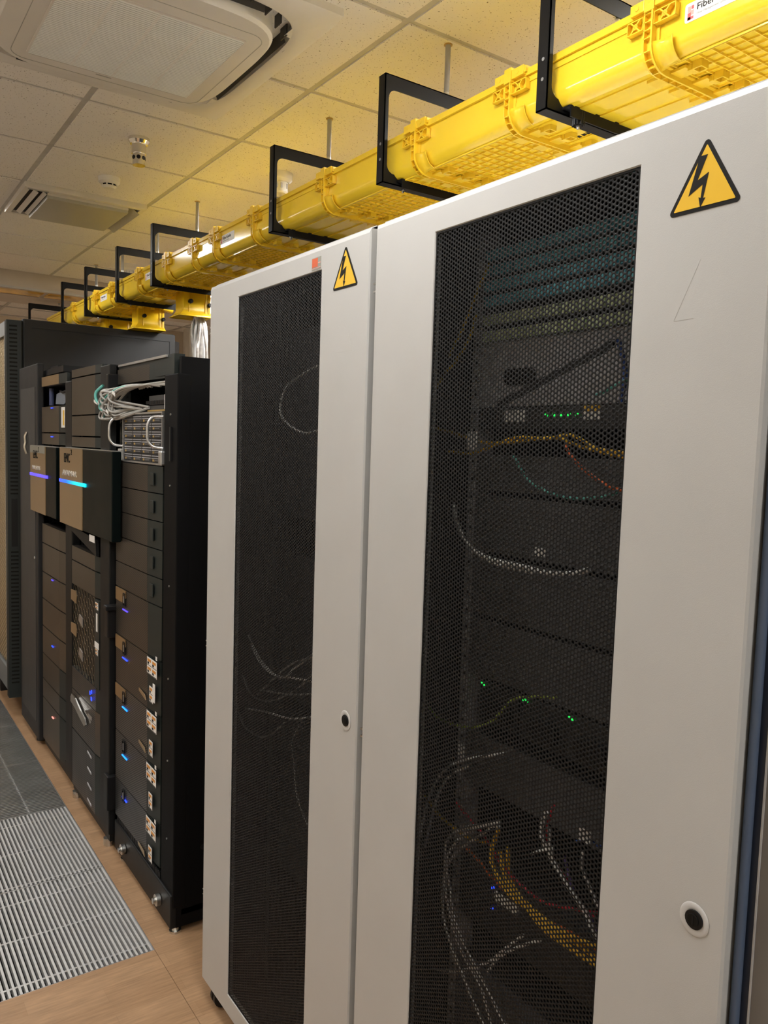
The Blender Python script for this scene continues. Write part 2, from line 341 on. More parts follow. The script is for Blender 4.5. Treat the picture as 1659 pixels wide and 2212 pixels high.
for i in range(len(XGall)-1):
    for j in range(len(YGall)-1):
        x0,x1,y0,y1=XGall[i],XGall[i+1],YGall[j],YGall[j+1]
        if cell_skipped(x0,y0): continue
        key=(round(x1-x0,3),round(y1-y0,3))
        if key not in meshes: meshes[key]=MB().box(g,key[0]-g,g,key[1]-g,0,.016).mesh('ceiling_tile',tile_m)
        o=bpy.data.objects.new('ceiling_tile',meshes[key]); C.objects.link(o); o.parent=ceiling
        o.location=(x0,y0,ZC+random.uniform(-.0008,.0008))
for x in XGall: MB().box(x-.0135,x+.0135,YGall[0],6.785,ZC+.004,ZC+.02).build('grid_bar',tbar,ceiling)
for y in YGall: MB().box(XGall[0],XGall[-1],y-.0115,y+.0115,ZC+.0045,ZC+.02).build('grid_bar',tbar,ceiling)
struct(MB().box(-1.7,-1.6,-3.2,10,0,3).build('wall_left',wall_l))
struct(MB().box(5,5.1,-3.2,10,0,3).build('wall_right',wall_m))
struct(MB().box(-2.3,5.1,9.6,9.7,0,3).build('wall_far',wall_m))
struct(MB().box(-2.3,5.1,-3.3,-3.2,0,3).build('wall_near',wall_m))
# bulkhead across the room, underside insets painted amber as the tray's reflection, lower ceiling behind
bk=struct(MB().box(-2.2,5,6.8,6.9,2.786,3.02).box(-2.2,5,6.9,7.18,2.80,3.02).box(-2.2,5,7.18,7.6,2.786,3.02).build('trim_1',beam_m))
MB().box(-2.2,5,6.786,6.80,2.775,2.792).build('edge_strip',tbar,bk)
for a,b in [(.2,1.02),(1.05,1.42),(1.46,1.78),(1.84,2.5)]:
    MB().box(a,b,6.91,7.17,2.792,2.80).build('reflection_inset',amber,bk)
cl2=struct(MB().box(-2.2,5,7.6,9.6,2.93,3.02).build('ceiling_far',tile_m))
for x in XG: MB().box(x-.012,x+.012,7.6,9.6,2.922,2.93).build('grid_bar',tbar,cl2)
for y in (7.65,8.25,8.85,9.45): MB().box(-2.2,5,y-.012,y+.012,2.921,2.93).build('grid_bar',tbar,cl2)
struct(MB().box(3.38,3.55,8.9,9.1,0,2.93).build('trim_2',white_pl))
struct(MB().box(3.0,5,9.3,9.6,2.62,2.93).build('trim_3',beam_m))
# ---------------------------------------------------------------- light panels
LB={0:'square ceiling light panel in front of the cassette air conditioner',1:'square ceiling light panel at the left edge beside the far ceiling unit',
 2:'square ceiling light panel behind the viewer',3:'square ceiling light panel behind the near grey cabinet',4:'square ceiling light panel hidden behind the yellow tray',
 5:'square ceiling light panel behind the fourth bracket of the yellow tray',6:'unseen ceiling light panel added as fill over the left side of the aisle',7:'unseen ceiling light panel added as fill behind the viewer, in the left row',8:'unseen ceiling light panel added as fill near the bulkhead, in the left row',9:'square ceiling light panel far behind the grey cabinets',10:'hidden ceiling light panel added as fill near the bulkhead, right of the tray'}
for i,(x0,x1,y0,y1,s) in enumerate(LIGHTS):
    t=thing('ceiling_light',LB[i],'light',((x0+x1)/2,(y0+y1)/2,ZC),'square light panels in the ceiling grid')
    MB().ring(rrect(x0+.005,x1-.005,y0+.005,y1-.005,.004,1),rrect(x0+.035,x1-.014,y0+.035,y1-.035,.004,1),'z',ZC-.004,ZC+.03).build('frame',white_pl,t)
    d=MB().box(x0+.034,x1-.013,y0+.034,y1-.034,ZC+.006,ZC+.012).build('diffuser',emis_m,t)
    if s!=1.0:
        m=emis_m.copy(); m.node_tree.nodes['Principled BSDF'].inputs['Emission Strength'].default_value=PANEL*s; d.data.materials[0]=m
# ================================================================ FLOOR GRILLES
slat_y=MB().box(-.0036,.0036,.004,.596,-.02,0).mesh('slat',slat_m)
GL=['metal floor grille with lengthwise bars, nearest the viewer','second metal floor grille with lengthwise bars, behind the nearest one',
 'first floor grille with crosswise bars, beside the middle black rack','second floor grille with crosswise bars, beside the charcoal rack door','furthest floor grille with crosswise bars, beside the tall dark cabinet']
slat_x=MB().box(.005,.595,-.0034,.0034,-.02,0).mesh('slat',alu)
for k in range(5):
    y0=2.409+.6*k; x0=.22
    t=thing('floor_grille',GL[k],'floor grille',(x0+.3,y0+.3,0),'metal air grilles set in the floor')
    f=MB().box(x0,x0+.004,y0,y0+.6,-.03,0).box(x0+.596,x0+.6,y0,y0+.6,-.03,0).box(x0,x0+.6,y0,y0+.003,-.03,-.001).box(x0,x0+.6,y0+.597,y0+.6,-.03,-.001)
    f.build('frame',alu,t)
    MB().box(x0+.004,x0+.596,y0+.003,y0+.597,-.048,-.044).build('pan',blackp,t)
    n=38
    for i in range(n):
        if k<2:
            o=bpy.data.objects.new('slat',slat_y); C.objects.link(o); o.parent=t; o.location=Vector((x0+.6-.0079-i*.0156,y0,(0,-.0006)[i%2]*1.0))-t.location
        else:
            o=bpy.data.objects.new('slat',slat_x); C.objects.link(o); o.parent=t; o.location=Vector((x0,y0+.009+i*.0157,-.0005))-t.location
    bars={0:(.047,.288,.511),1:(.025,.278,.523)}.get(k)
    if bars:
        for b in bars: MB().box(x0+.005,x0+.595,y0+b-.004,y0+b+.004,-.016,-.003).build('cross_bar',alu,t)
    else:
        for b in (.15,.3,.45): MB().box(x0+b-.003,x0+b+.003,y0+.004,y0+.596,-.016,-.003).build('cross_bar',alu,t)
# ================================================================ GREY CABINETS
D=.866
DW=.799; DZ0,DZ1=.061,2.072; MZ0,MZ1=.118,2.0235; MY0,MW=.1855,.430
def perforated(w,h,px=.00632,pz=.0073,r=.00258,th=.0004):
    """hexagonally pitched perforated sheet in the yz plane, centred cells, exact holes"""
    nx=int(w/px); nz=int(h/pz); V=[]; F=[]; V=np.zeros((nx*nz*24,3)); k=0
    hexa=np.array([(math.cos(math.radians(60*i)),math.sin(math.radians(60*i))) for i in range(6)])
    R_=pz/math.sqrt(3)
    oy=(w-(nx-1)*px)/2; oz=(h-(nz-.5)*pz)/2+pz*.25
    iy,iz=np.meshgrid(np.arange(nx),np.arange(nz),indexing='ij')
    cy=(oy+iy*px).ravel(); cz=(oz+iz*pz+(iy%2)*pz*.5).ravel(); n=len(cy)
    V=np.zeros((n,18,3))
    # the hexagon is flat-topped; stretch y so that neighbours meet
    V[:,0:6,1]=cy[:,None]+hexa[None,:,0]*(px/1.5); V[:,0:6,2]=cz[:,None]+hexa[None,:,1]*R_
    V[:,6:12,1]=cy[:,None]+hexa[None,:,0]*r*.97; V[:,6:12,2]=cz[:,None]+hexa[None,:,1]*r
    V[:,12:18]=V[:,6:12]; V[:,12:18,0]=th
    fs=[]
    for i in range(6):
        j=(i+1)%6; fs+=[(i,6+i,6+j,j),(6+i,12+i,12+j,6+j)]
    fs=np.array(fs); F=(fs[None]+18*np.arange(n)[:,None,None]).reshape(-1,4)
    me=bpy.data.meshes.new('perforated_sheet')
    me.vertices.add(n*18); me.vertices.foreach_set('co',V.ravel())
    me.loops.add(F.size); me.loops.foreach_set('vertex_index',F.ravel().astype(np.int32))
    me.polygons.add(len(F)); me.polygons.foreach_set('loop_start',np.arange(0,F.size,4,dtype=np.int32))
    me.materials.append(black_mesh); me.update(); me.validate(); return me
perf=perforated(MW-.004,MZ1-MZ0-.004)
# warning sign geometry in local units of the yellow triangle (u right = -y, v up)
def rtri(s,r):
    h=s*math.sqrt(3)/2; P=[(0,h*2/3),(-s/2,-h/3),(s/2,-h/3)]; out=[]
    for i,(u,v) in enumerate(P):
        a0={0:30,1:150,2:270}[i]; L_=math.hypot(u,v); k=(L_-2*r)/L_
        out+=arc(u*k,v*k,r,a0,a0+120,6)
    return out
BOLT=[(-.105,.50),(.02,.50),(-.125,.165),(.055,.245),(-.015,-.105),(.02,-.105),(-.055,-.235),(-.09,-.08),(-.055,-.095),(-.035,.09),(-.26,-.03)]
# bolt is drawn for a sign of side 1 centred on its centroid, v lowered by .13
def make_cabinet(y0,label,sign):
    t=thing('server_cabinet',label,'cabinet',(D+.4,y0+.4,0),'pale grey server cabinets with perforated doors')
    y1=y0+DW
    b=MB(); xb=D+.0165; xe=1.80
    b.box(xb,xe,y0+.004,y0+.022,.075,2.078).box(xb,xe,y1-.022,y1-.004,.075,2.078)
    b.box(xb,xe,y0+.004,y1-.004,2.062,2.08).box(xb,xe,y0+.004,y1-.004,.075,.095).box(xe-.01,xe,y0+.004,y1-.004,.075,2.078)
    b.box(xb,xb+.03,y0+.022,y0+.05,.095,2.062).box(xb,xb+.03,y1-.05,y1-.022,.095,2.062)
    b.build('cabinet_body',grey_door,t)
    li=MB().box(xb+.001,xe-.012,y0+.023,y0+.026,.096,2.061).box(xb+.001,xe-.012,y1-.026,y1-.023,.096,2.061)
    li.box(xe-.016,xe-.012,y0+.03,y1-.03,.096,2.061).box(xb,xe-.012,y0+.03,y1-.03,.0955,.099).box(xb,xe-.012,y0+.03,y1-.03,2.057,2.0615)
    li.build('inner_lining',grey_in,t)
    for yr in (y0+.145,y1-.165):
        r=MB(); r.box(1.0,1.04,yr,yr+.022,.10,2.05)
        for k in range(60): r.mat(1).box(.9985,1.0005,yr+.006,yr+.015,.14+k*.0315,.149+k*.0315); r.mat(0)
        r.build('mounting_rail',[grey_eq if y0<1 else dark_eq,dark_eq],t)
    # door: face with chamfered rim, returned edges round the opening
    my0=y0+MY0; my1=my0+MW; ch=.0035; T=.0155
    def loop(a,b_,c,d,x): return [(x,a,c),(x,b_,c),(x,b_,d),(x,a,d)]
    L=[loop(y0,y1,DZ0,DZ1,D+T),loop(y0,y1,DZ0,DZ1,D+ch),loop(y0+.0025,y1-.0025,DZ0+.0025,DZ1-.0085,D),loop(my0,my1,MZ0,MZ1,D),loop(my0+.0015,my1-.0015,MZ0+.0015,MZ1-.0015,D+.0015),loop(my0+.0015,my1-.0015,MZ0+.0015,MZ1-.0015,D+T),loop(y0,y1,DZ0,DZ1,D+T)]
    d=MB(); vs=[p for l in L for p in l]; fs=[]
    for k in range(6):
        for i in range(4): fs.append((4*k+i,4*k+(i+1)%4,4*(k+1)+(i+1)%4,4*(k+1)+i))
    d.add(vs,fs); door=d.build('door',grey_door,t)
    sh=bpy.data.objects.new('perforated_panel',perf); link(sh,door); sh.location=(D+.003,my0+.002,MZ0+.002)
    sh['kind']='stuff'
    MB().ring(rrect(my0+.001,my1-.001,MZ0+.001,MZ1-.001,.006,3),rrect(my0+.0045,my1-.0045,MZ0+.0045,MZ1-.0045,.006,3),'x',D+.0022,D+.0045).build('panel_rim',black_mesh,door)
    # lock
    ly,lz=y0+.0405,1.077
    lk=MB()
    cir=lambda r,cy=ly,cz=lz,n=24:[(cy+r*math.cos(2*math.pi*i/n),cz+r*1.05*math.sin(2*math.pi*i/n)) for i in range(n)]
    A=cir(.0185); Bc=cir(.0125)
    n=24; lk.add([(D-.0006,*p) for p in cir(.0205)]+[(D-.0016,*p) for p in A]+[(D-.0004,*p) for p in Bc],
      [(i,(i+1)%n,n+(i+1)%n,n+i) for i in range(n)]+[(n+i,n+(i+1)%n,2*n+(i+1)%n,2*n+i) for i in range(n)])
    lk.build('lock_escutcheon',escut,door,smooth=60)
    MB().cyl((D-.0025,ly,lz),(D+.01,ly,lz),.012,20).mat(1).cyl((D-.0042,ly,lz),(D-.001,ly,lz),.0075,16).mat(0).box(D-.0046,D-.003,ly-.001,ly+.001,lz-.006,lz+.006).build('lock_core',[blackp,ink],door,smooth=1)
    # hinge clips
    for hz in (1.956,1.068,.32):
        MB().box(D+.006,D+.024,y1+.0005,y1+.004,hz-.008,hz+.008).box(D+.004,D+.008,y1,y1+.012,hz+.006,hz+.009).box(D+.004,D+.008,y1,y1+.012,hz-.009,hz-.006).build('hinge_clip',steel,t)
    # warning sign
    s=sign; cy,cz=s; SZ=.100
    wq=MB()
    wq.prism([(cy-u,cz+v) for u,v in rtri(SZ,.0045)],'x',D-.0006,D)
    wq.mat(1).prism([(cy-u,cz+v) for u,v in rtri(SZ*.83,.0008)],'x',D-.0009,D-.0005)
    wq.mat(0).prism([(cy-u*SZ*.83,cz+(v-.07)*SZ*.83) for u,v in BOLT],'x',D-.0012,D-.0008)
    sg=wq.build('warning_sign',[ink,sign_y],door,label='yellow triangular high voltage warning sign with black bolt')
    gq=MB(); gc=(cy,cz-.135); H_=SZ*.78
    a=[(gc[0],gc[1]+H_*.62),(gc[0]+H_*.42,gc[1]-.022),(gc[0]-H_*.42,gc[1]-.022)]
    if y0<1: a=[a[0],(a[1][0],a[1][1]),(a[1][0]-.028,a[1][1]+.001)]
    for p,q in (((a[0],a[1]),(a[1],a[2])) if y0<1 else ((a[0],a[2]),(a[1],a[2]))):
        dy,dz=q[0]-p[0],q[1]-p[1]; l=math.hypot(dy,dz); nx_,nz_=-dz/l*.00025,dy/l*.00025
        gq.prism([(p[0]+nx_,p[1]+nz_),(q[0]+nx_,q[1]+nz_),(q[0]-nx_,q[1]-nz_),(p[0]-nx_,p[1]-nz_)],'x',D-.0002,D)
    gq.build('sticker_outline',ink_pale,door,label='faint outline left by a removed triangular sticker')
    for cy_ in (y0+.08,y1-.062):
        for cx_ in (D+.038,1.7):
            c=MB().box(cx_-.03,cx_+.03,cy_-.03,cy_+.03,.066,.076).box(cx_-.022,cx_+.022,cy_-.022,cy_+.022,.05,.066)
            c.cyl((cx_,cy_-.016,.030),(cx_,cy_-.004,.030),.030,20).cyl((cx_,cy_+.004,.030),(cx_,cy_+.016,.030),.030,20)
            c.box(cx_-.014,cx_+.03,cy_-.019,cy_-.016,.03,.055).box(cx_-.014,cx_+.03,cy_+.016,cy_+.019,.03,.055)
            c.build('caster',rubber,t,smooth=1)
    return t,door
cabR,doorR=make_cabinet(.505,'large pale grey cabinet with perforated black door, nearest on the right',(.595,1.9735))
cabL,doorL=make_cabinet(1.3255,'pale grey cabinet with an orange sticker above its mesh door, next to black racks',(1.414,1.998))
st=MB().box(D-.0005,D,1.5145,1.5545,2.0255,2.0515).mat(1).box(D-.0008,D-.0004,1.5285,1.5525,2.0315,2.050)
st.mat(2).box(D-.0008,D-.0004,1.517,1.527,2.038,2.0400).box(D-.0008,D-.0004,1.5165,1.553,2.0285,2.0295)
st.build('brand_sticker',[label_s,l_red,l_rose],doorL,label='small silver sticker with an orange square')
# adjoining blue framed unit at the right edge
t=thing('blue_enclosure','blue framed enclosure with navy panel at the right edge of the frame','enclosure',(1.1,.3,0))
MB().tube([(.889,.4985,.0),(.889,.4985,2.2)],.0058,16).build('corner_post',blue_p,t,smooth=60)
MB().box(.895,.93,.484,.4995,0,2.2).box(.93,1.6,.48,.4995,0,2.2).build('side_panel',navy_p,t)
MB().box(.892,.900,.4825,.4845,0,2.2).build('edge_strip',lt_strip,t)
MB().box(.894,.900,-.6,.4825,0,2.2).build('front_panel',grey_w,t)
# ================================================================ CONTENT OF THE NEAR CABINET
GP='equipment seen through the near mesh door'
YE0,YE1=.672,1.128
def unit(name,label,cat,z0,z1,front,x=1.0,depth=.35,y0=YE0,y1=YE1,group=GP,extra=None):
    t=thing(name,label,cat,(x+depth/2,(y0+y1)/2,z0),group)
    MB().box(x+.004,x+depth,y0,y1,z0,z1).build('chassis',dark_eq,t)
    MB().box(x,x+.004,y0-.01,y1+.01,z0,z1).build('front_plate',front,t)
    if extra: extra(t,x,y0,y1,z0,z1)
    return t
def ports(col,n=24,h=.012):
    def f(t,x,y0,y1,z0,z1):
        m=MB(); zc=(z0+z1)/2; w=(y1-y0)/n
        for i in range(n): m.box(x-.010,x,y0+i*w+w*.12,y0+(i+1)*w-w*.12,zc-h/2,zc+h/2)
        m.build('port_block',col,t)
    return f
rows=['topmost','second','third','lowest']
for k in range(4):
    zc=2.002-.0275*k
    unit('network_patch_unit',f'blue patch panel behind the mesh, {rows[k]} of the four blue ones','patch panel',zc-.012,zc+.012,dark_eq,group='blue patch panels',extra=ports(teal,24,.0175))
for k in range(2):
    zc=1.886-.0295*k
    unit('network_patch_unit',f'pale green patch panel behind the mesh, {("upper","lower")[k]} of the two green ones','patch panel',zc-.012,zc+.012,dark_eq,group='green patch panels',extra=ports(green_g,24,.018))
def ov(t,x,y0,y1,z0,z1):
    MB().prism(rrect(.995,1.075,1.765,1.795,.014),'x',x-.002,x).build('oval_cutout',blackp,t)
unit('equipment_box','plain grey equipment box under the green patch panels','equipment box',1.728,1.848,grey_eq,extra=ov)
tag(MB().prism([(.80,1.808),(.80,1.820),(1.05,1.734),(1.05,1.722)],'x',.962,.966).build('support_bar',blackp),'black bar slanting across the grey equipment box','bar')
def sw(t,x,y0,y1,z0,z1):
    for yy in (.965,.948,.931,.914,.897): MB().box(x-.003,x,yy-.0022,yy+.0022,1.709,1.7135).build('status_light',led_green,t)
    MB().box(x-.002,x,1.014,1.068,1.7,1.722).build('paper_tag',label_w,t)
    MB().box(x-.002,x,.848,.884,1.703,1.716).mat(1).box(x-.002,x,.85,.884,1.716,1.726).build('paper_tag',[label_w,cabcol['y']],t)
unit('network_switch','black network switch with a row of green lights and a white tag','switch',1.688,1.726,dark_eq,extra=sw)
def slots(t,x,y0,y1,z0,z1):
    m=MB(); n=int((z1-z0-.01)/.011)
    for i in range(n): m.box(x-.0015,x,y0+.01,y1-.01,z0+.008+i*.011,z0+.013+i*.011)
    m.build('vent_grille',grey_eq2,t)
for i,(a,b,l) in enumerate([(1.575,1.64,'upper'),(1.46,1.565,'second'),(1.34,1.45,'third'),(1.222,1.33,'lowest')]):
    unit('rack_server',f'dark vented server behind the mesh, {l} of the four vented ones',"server",a,b,grey_eq2,extra=slots,group='vented servers')
for i,yy in enumerate((1.101,.988,.881)):
    t=thing('power_module',('left','middle','right')[i]+' black power module with tiny green lights in the near cabinet','power module',(1.1,yy-.04,1.15),'row of power modules')
    MB().box(1.002,1.3,yy-.098,yy+.008,1.135,1.215).build('module_case',dark_eq,t,bevel=.003)
    MB().box(.999,1.002,yy-.002,yy+.002,1.206,1.21).box(.999,1.002,yy-.009,yy-.005,1.2055,1.2095).build('status_light',led_green,t)
    MB().prism(rrect(yy-.085,yy-.02,1.15,1.185,.012),'x',.99,1.002).build('handle',blackp,t)
unit('rack_server','wide grey server under the power modules with a cable arm','server',1.01,1.11,grey_eq2)
unit('rack_server','black server with two blue lights low in the near cabinet','server',.74,.86,dark_eq,
   extra=lambda t,x,y0,y1,z0,z1:MB().box(x-.003,x,1.041,1.046,.829,.834).box(x-.003,x,1.0415,1.0455,.79,.794).build('status_light',led_blue,t))
unit('rack_server','blue grey server near the bottom of the near cabinet','server',.50,.66,mat('equip_blue_grey',(.10,.11,.14),.5),extra=slots)
unit('rack_server','lowest dark server in the near cabinet','server',.15,.40,dark_eq)
# wrapped tags, labels
for (y,z,w_,h_,l) in [(1.105,1.665,.03,.034,'white cable tie label on the yellow patch cords'),(.925,1.483,.026,.014,'pale tag beside the loop of white cable'),
    (1.10,1.085,.02,.025,'white tag under the left power module'),(.965,.855,.06,.018,'white label strip on the lower cable bundle'),(.80,1.05,.025,.02,'white tag at the right beneath the power modules')]:
    tag(MB().prism(rrect(y-w_/2,y+w_/2,z-h_/2,z+h_/2,.003,2),'x',.956,.958).build('cable_tag',label_w),l,'tag','tags on cables in the near cabinet')
CL={'yelA':('y','upper yellow patch cord sagging under the network switch'),'yelB':('y','lower yellow patch cord crossing under the network switch'),'org':('o','orange cord below the yellow patch cords'),
'teal':('t','teal cord hanging in a wide arc across the vented servers'),'wht1':('w','thick white cable swinging down the left of the vented servers'),'wht2':('w','thin white cable beside the thick white one'),
'tealT':('t','short teal cord beside the grey equipment box'),'blueT':('b','blue cord at the right of the grey equipment box'),'yelgrn':('g','yellow green cord wavy in front of the power modules'),
'yelL1':('y','yellow cord slanting down left of the green panels'),'yelL2':('y','yellow cord slanting down left of the blue panels'),'whtlp1':('w','outer white cable looping down the left side below the power modules'),
'whtlp2':('w','inner white cable looping down the left side below the power modules'),'whtlong1':('w','long white cable hanging down to the bottom edge, left of the pair'),'whtlong2':('w','long white cable hanging down to the bottom edge, right of the pair'),
'whtlong3':('w','thin white cable between the two long hanging ones'),'yelS':('y','thin yellow cord running in from the left edge of the mesh'),'redA':('r','dark red cord running diagonally through the lower cabinet'),
'redB':('r','dark red cord curving down at the right of the lower cabinet'),'orgB':('o','thin orange cord under the dark red one'),'yelB1':('y','thick yellow cord of the lower bundle, uppermost'),
'yelB2':('y','thick yellow cord of the lower bundle, lowest'),'yelB3':('y','yellow cord of the lower bundle, next to the white one'),'whtR1':('w','thick white cable beside the right dark red cord'),
'whtR2':('w','white cable near the right edge of the lower mesh'),'whtR3':('w','white cable between the right red cord and the edge'),'whtX1':('w','thin white cord crossing the long cables near the floor'),
'whtX2':('w','second thin white cord rising to the right near the floor'),'tagrow':('w','short white cable stub by the white label strip'),'bluD':('b','short blue cord near the right edge, low'),
'pur':('p','dark purple cable low on the right'),'Lloop':('w','round loop of thin white cable high in the second grey cabinet'),'Lw1':('w','white cable sagging in the middle of the second grey cabinet'),
'Lw2':('w','second white cable sagging just under the first'),'Lw3':('k','grey cable rising to the right in the second cabinet'),'Lw4':('k','grey cable lying level in the second cabinet'),
'Lw5':('w','thicker white cable under the tangle in the second cabinet'),'Lw6':('k','grey cable looping low left in the second cabinet'),'Lw7':('k','grey cable hanging down at the right of the second cabinet'),
'Lw8':('k','grey cable sweeping up to the right in the second cabinet')}
RD={'yelA':.003,'yelB':.003,'wht1':.0042,'yelB1':.0045,'yelB2':.0045,'yelB3':.004,'whtR1':.004,'blueT':.004}
for n_,X_,P_ in CABLES:
    c,l=CL[n_]
    r_=RD.get(n_,.0027)
    P_=[(p[0]-(0 if n_[0]=='L' else 0)+random.uniform(-.006,.006),p[1],max(p[2],.12)) for p in P_]
    tag(MB().tube(catmull(P_,5),r_,7).build('patch_cable',cabcol[c],smooth=60),l,'cable','cables behind the mesh doors')
for i,(a,b) in enumerate([(1.45,1.95),(.95,1.35),(.45,.9)]):
    unit('rack_server','black server in the second grey cabinet, '+('upper','middle','lower')[i]+' of three','server',a,b,dark_eq,x=1.02,y0=1.495,y1=1.935,group='servers in the second grey cabinet')
# ================================================================ BLACK RACKS
def rack(label,y0,y1,x,ztop,mt,side=False):
    t=thing('equipment_rack',label,'rack',(x+.45,(y0+y1)/2,0),'black equipment racks standing in a row')
    b=MB(); xe=x+.95
    b.box(x+.012,xe,y0,y0+.018,.02,ztop-.012).box(x+.03,xe,y1-.018,y1,.06,ztop-.02).box(x+.03,xe,y0+.001,y1-.001,ztop-.034,ztop-.013).box(xe-.02,xe,y0,y1,.06,ztop-.02)
    b.box(x+.03,xe,y0,y1,.06,.08)
    b.build('side_and_top_panels',black_rack,t)
    return t
# rack A : y 2.48..3.10
rA=rack('tall black rack next to the grey cabinets, with blue lit storage units and orange labels',2.455,3.105,.895,1.925,rack_grey)
p=MB().box(.895,.94,2.453,2.575,.09,1.86); p.build('front_post',black_rack,rA,bevel=.004)
MB().box(.905,.94,3.085,3.105,.12,1.86).build('front_post',steel,rA)
MB().prism([(2.50,1.86),(2.50,1.925),(3.105,1.918),(3.105,1.86)],'x',.90,.935).build('top_header',bez_dk,rA)
MB().box(.893,.905,2.56,3.09,1.917,1.925).build('light_edge',alu,rA)
MB().box(.898,.902,2.86,2.92,1.868,1.905).build('paper_label',ink_g,rA)
MB().box(.888,.925,2.457,3.10,.018,.135).build('base_plinth',rack_grey,rA,bevel=.004)
m=MB()
for i in range(44): m.box(.893,.897,2.58+i*.0115,2.586+i*.0115,.137,.16)
m.build('base_vent',blackp,rA)
for yy,zz in ((2.56,.055),(2.96,.055)):
    MB().cyl((.872,yy,zz+.02),(.886,yy,zz+.02),.020,18).cyl((.862,yy,zz+.02),(.873,yy,zz+.02),.010,12).build('stabiliser_bolt',steel,rA,smooth=1)
for yy in (2.47,3.02):
    MB().cyl((.91,yy,0),(.91,yy,.008),.020,16).cyl((.91,yy,.008),(.91,yy,.03),.012,10).build('levelling_foot',steel,rA,smooth=1)
for xx in (1.03,1.7):
    MB().cyl((xx,2.50,.032),(xx,2.53,.032),.032,18).box(xx-.03,xx+.03,2.49,2.54,.05,.062).build('caster',rubber,rA,smooth=1)
for zz in (1.73,1.5,1.17,.86,.58,.31):
    MB().cyl((.892,2.513,zz),(.896,2.513,zz),.0035,8).build('screw',steel,rA)
for zz,xx in ((.28,1.0),(.86,1.02)):
    MB().cyl((xx,2.452,zz),(xx,2.456,zz),.010,14).build('side_latch',rack_grey,rA,smooth=1)
MB().box(.889,.895,2.500,2.512,1.58,1.69).build('latch_plate',blackp,rA)
GA='storage units in the black racks'
def enclosure(label,y0,ym,y1,z0,z1,x,mf,ms,led=None,lab=None,badge=True,wedge=.010,depth=.4,cat='storage unit',name='storage_unit',group=GA):
    """unit with a wide bezel (y from ym to y1) and a side block (y0..ym)"""
    t=thing(name,label,cat,(x+depth/2,(y0+y1)/2,z0),group)
    MB().box(x+.02,x+depth,y0,y1,z0+.002,z1-.002).build('chassis',blackp,t)
    g_=.0018
    MB().prism([(x,ym),(x-wedge*.4,y1),(x+.02,y1),(x+.02,ym)],'z',z0+g_,z1-g_).build('bezel',mf,t)
    MB().prism([(x+.008,y0),(x,ym-.001),(x+.02,ym-.001),(x+.02,y0)],'z',z0+g_,z1-g_).build('side_block',ms,t)
    h=z1-z0
    if led is not None:
        ly0,ly1,lz,lm=led
        MB().box(x-wedge*.4-.002,x,ly0,ly1,lz-.002,lz+.0022).build('status_light',lm,t)
    return t
zs=[1.560,1.466,1.371,1.275,1.177,1.080]
nm=['topmost','second','third','fourth','fifth']
for i in range(5):
    t=enclosure(f'plain brown grey storage bezel, {nm[i]} of the five below the silver handled array',2.602,2.733,3.095,zs[i+1],zs[i],.893,bez_st2,bez_dk)
    MB().box(.889,.893,2.665,2.70,(zs[i]+zs[i+1])/2-.022,(zs[i]+zs[i+1])/2+.022).build('release_tab',bez_dk,t,bevel=.002)
zl=[1.080,.893,.700,.510,.315,.16]
LN=['uppermost','second','third','fourth','lowest']
def qr_less_label(t,y0,y1,z0,z1,x,quad):
    m=MB().box(x-.0008,x,y0,y1,z0,z1); yc=(y0+y1)/2; zc=(z0+z1)/2
    cells=[(yc,y1,zc,z1),(y0,yc,zc,z1),(yc,y1,z0,zc),(y0,yc,z0,zc)] if quad else [(y0,y1,zc,z1),(y0,y1,z0,zc)]
    for a,b,c,d in cells:
        w_,h_=b-a,d-c
        m.mat(1).box(x-.0012,x-.0006,a+w_*.18,b-w_*.12,c+h_*.5,c+h_*.82)
        m.mat(2).box(x-.0012,x-.0006,b-w_*.42,b-w_*.12,c+h_*.18,c+h_*.45).box(x-.0012,x-.0006,a+.002,b-.002,c+.001,c+.0028)
        m.mat(0)
    m.build('service_label',[label_w,l_orange,ink],t,label='white service label with orange and dark print')
for i in range(5):
    t=enclosure(f'striped storage unit with a blue light, {LN[i]} of five, beside the grey cabinets',2.602,2.722,3.092,zl[i+1],zl[i],.893,[bez_st2,bez_st2,bez_st,bez_st,bez_lo][i],bez_dk,
       led=(2.945,3.005,zl[i]-.078 if i<4 else zl[i]-.05,[led_violet,led_blue,led_cyan,led_cyan,led_blue][i]) if i<5 else None)
    z=zl[i]
    if i<3: MB().prism([(3.09,z-.003),(3.09,z-.052),(3.0,z-.052),(2.965,z-.03),(2.965,z-.003)],'x',.8865,.8895).build('brown_plate',mat('brown_plate_%d'%i,(.30,.19,.09),.35,.4),t)
    MB().ring(rrect(2.966,2.992,z-.062,z-.012,.003,2),rrect(2.970,2.988,z-.058,z-.016,.003,2),'x',.884,.8885).mat(1).box(.884,.887,2.974,2.983,z-.05,z-.025).build('badge_frame',[blackp,alu],t)
    if i in(1,2,4): MB().prism([(2.80,z-.15),(2.80,z-.14),(2.735,z-.148),(2.725,z-.165)],'x',.887,.889).build('name_plate',gold,t)
    if i==0: continue
    qr_less_label(t,2.612,2.714,z-.062,z-.003,.889,True)
    MB().box(.8885,.8895,2.612,2.626,z+.003,z+.016).build('white_tab',label_w,t)
    qr_less_label(t,2.650,2.688,z-.158,z-.102,.889,False)
    if i==1: MB().box(.888,.8895,2.63,2.652,z-.150,z-.085).build('barcode_strip',label_w,t)
# top shelf unit of rack A
t=enclosure('thin storage bezel at the very top of the rack beside the grey cabinets',2.602,2.735,3.095,1.850,1.908,.897,bez_st2,bez_dk)
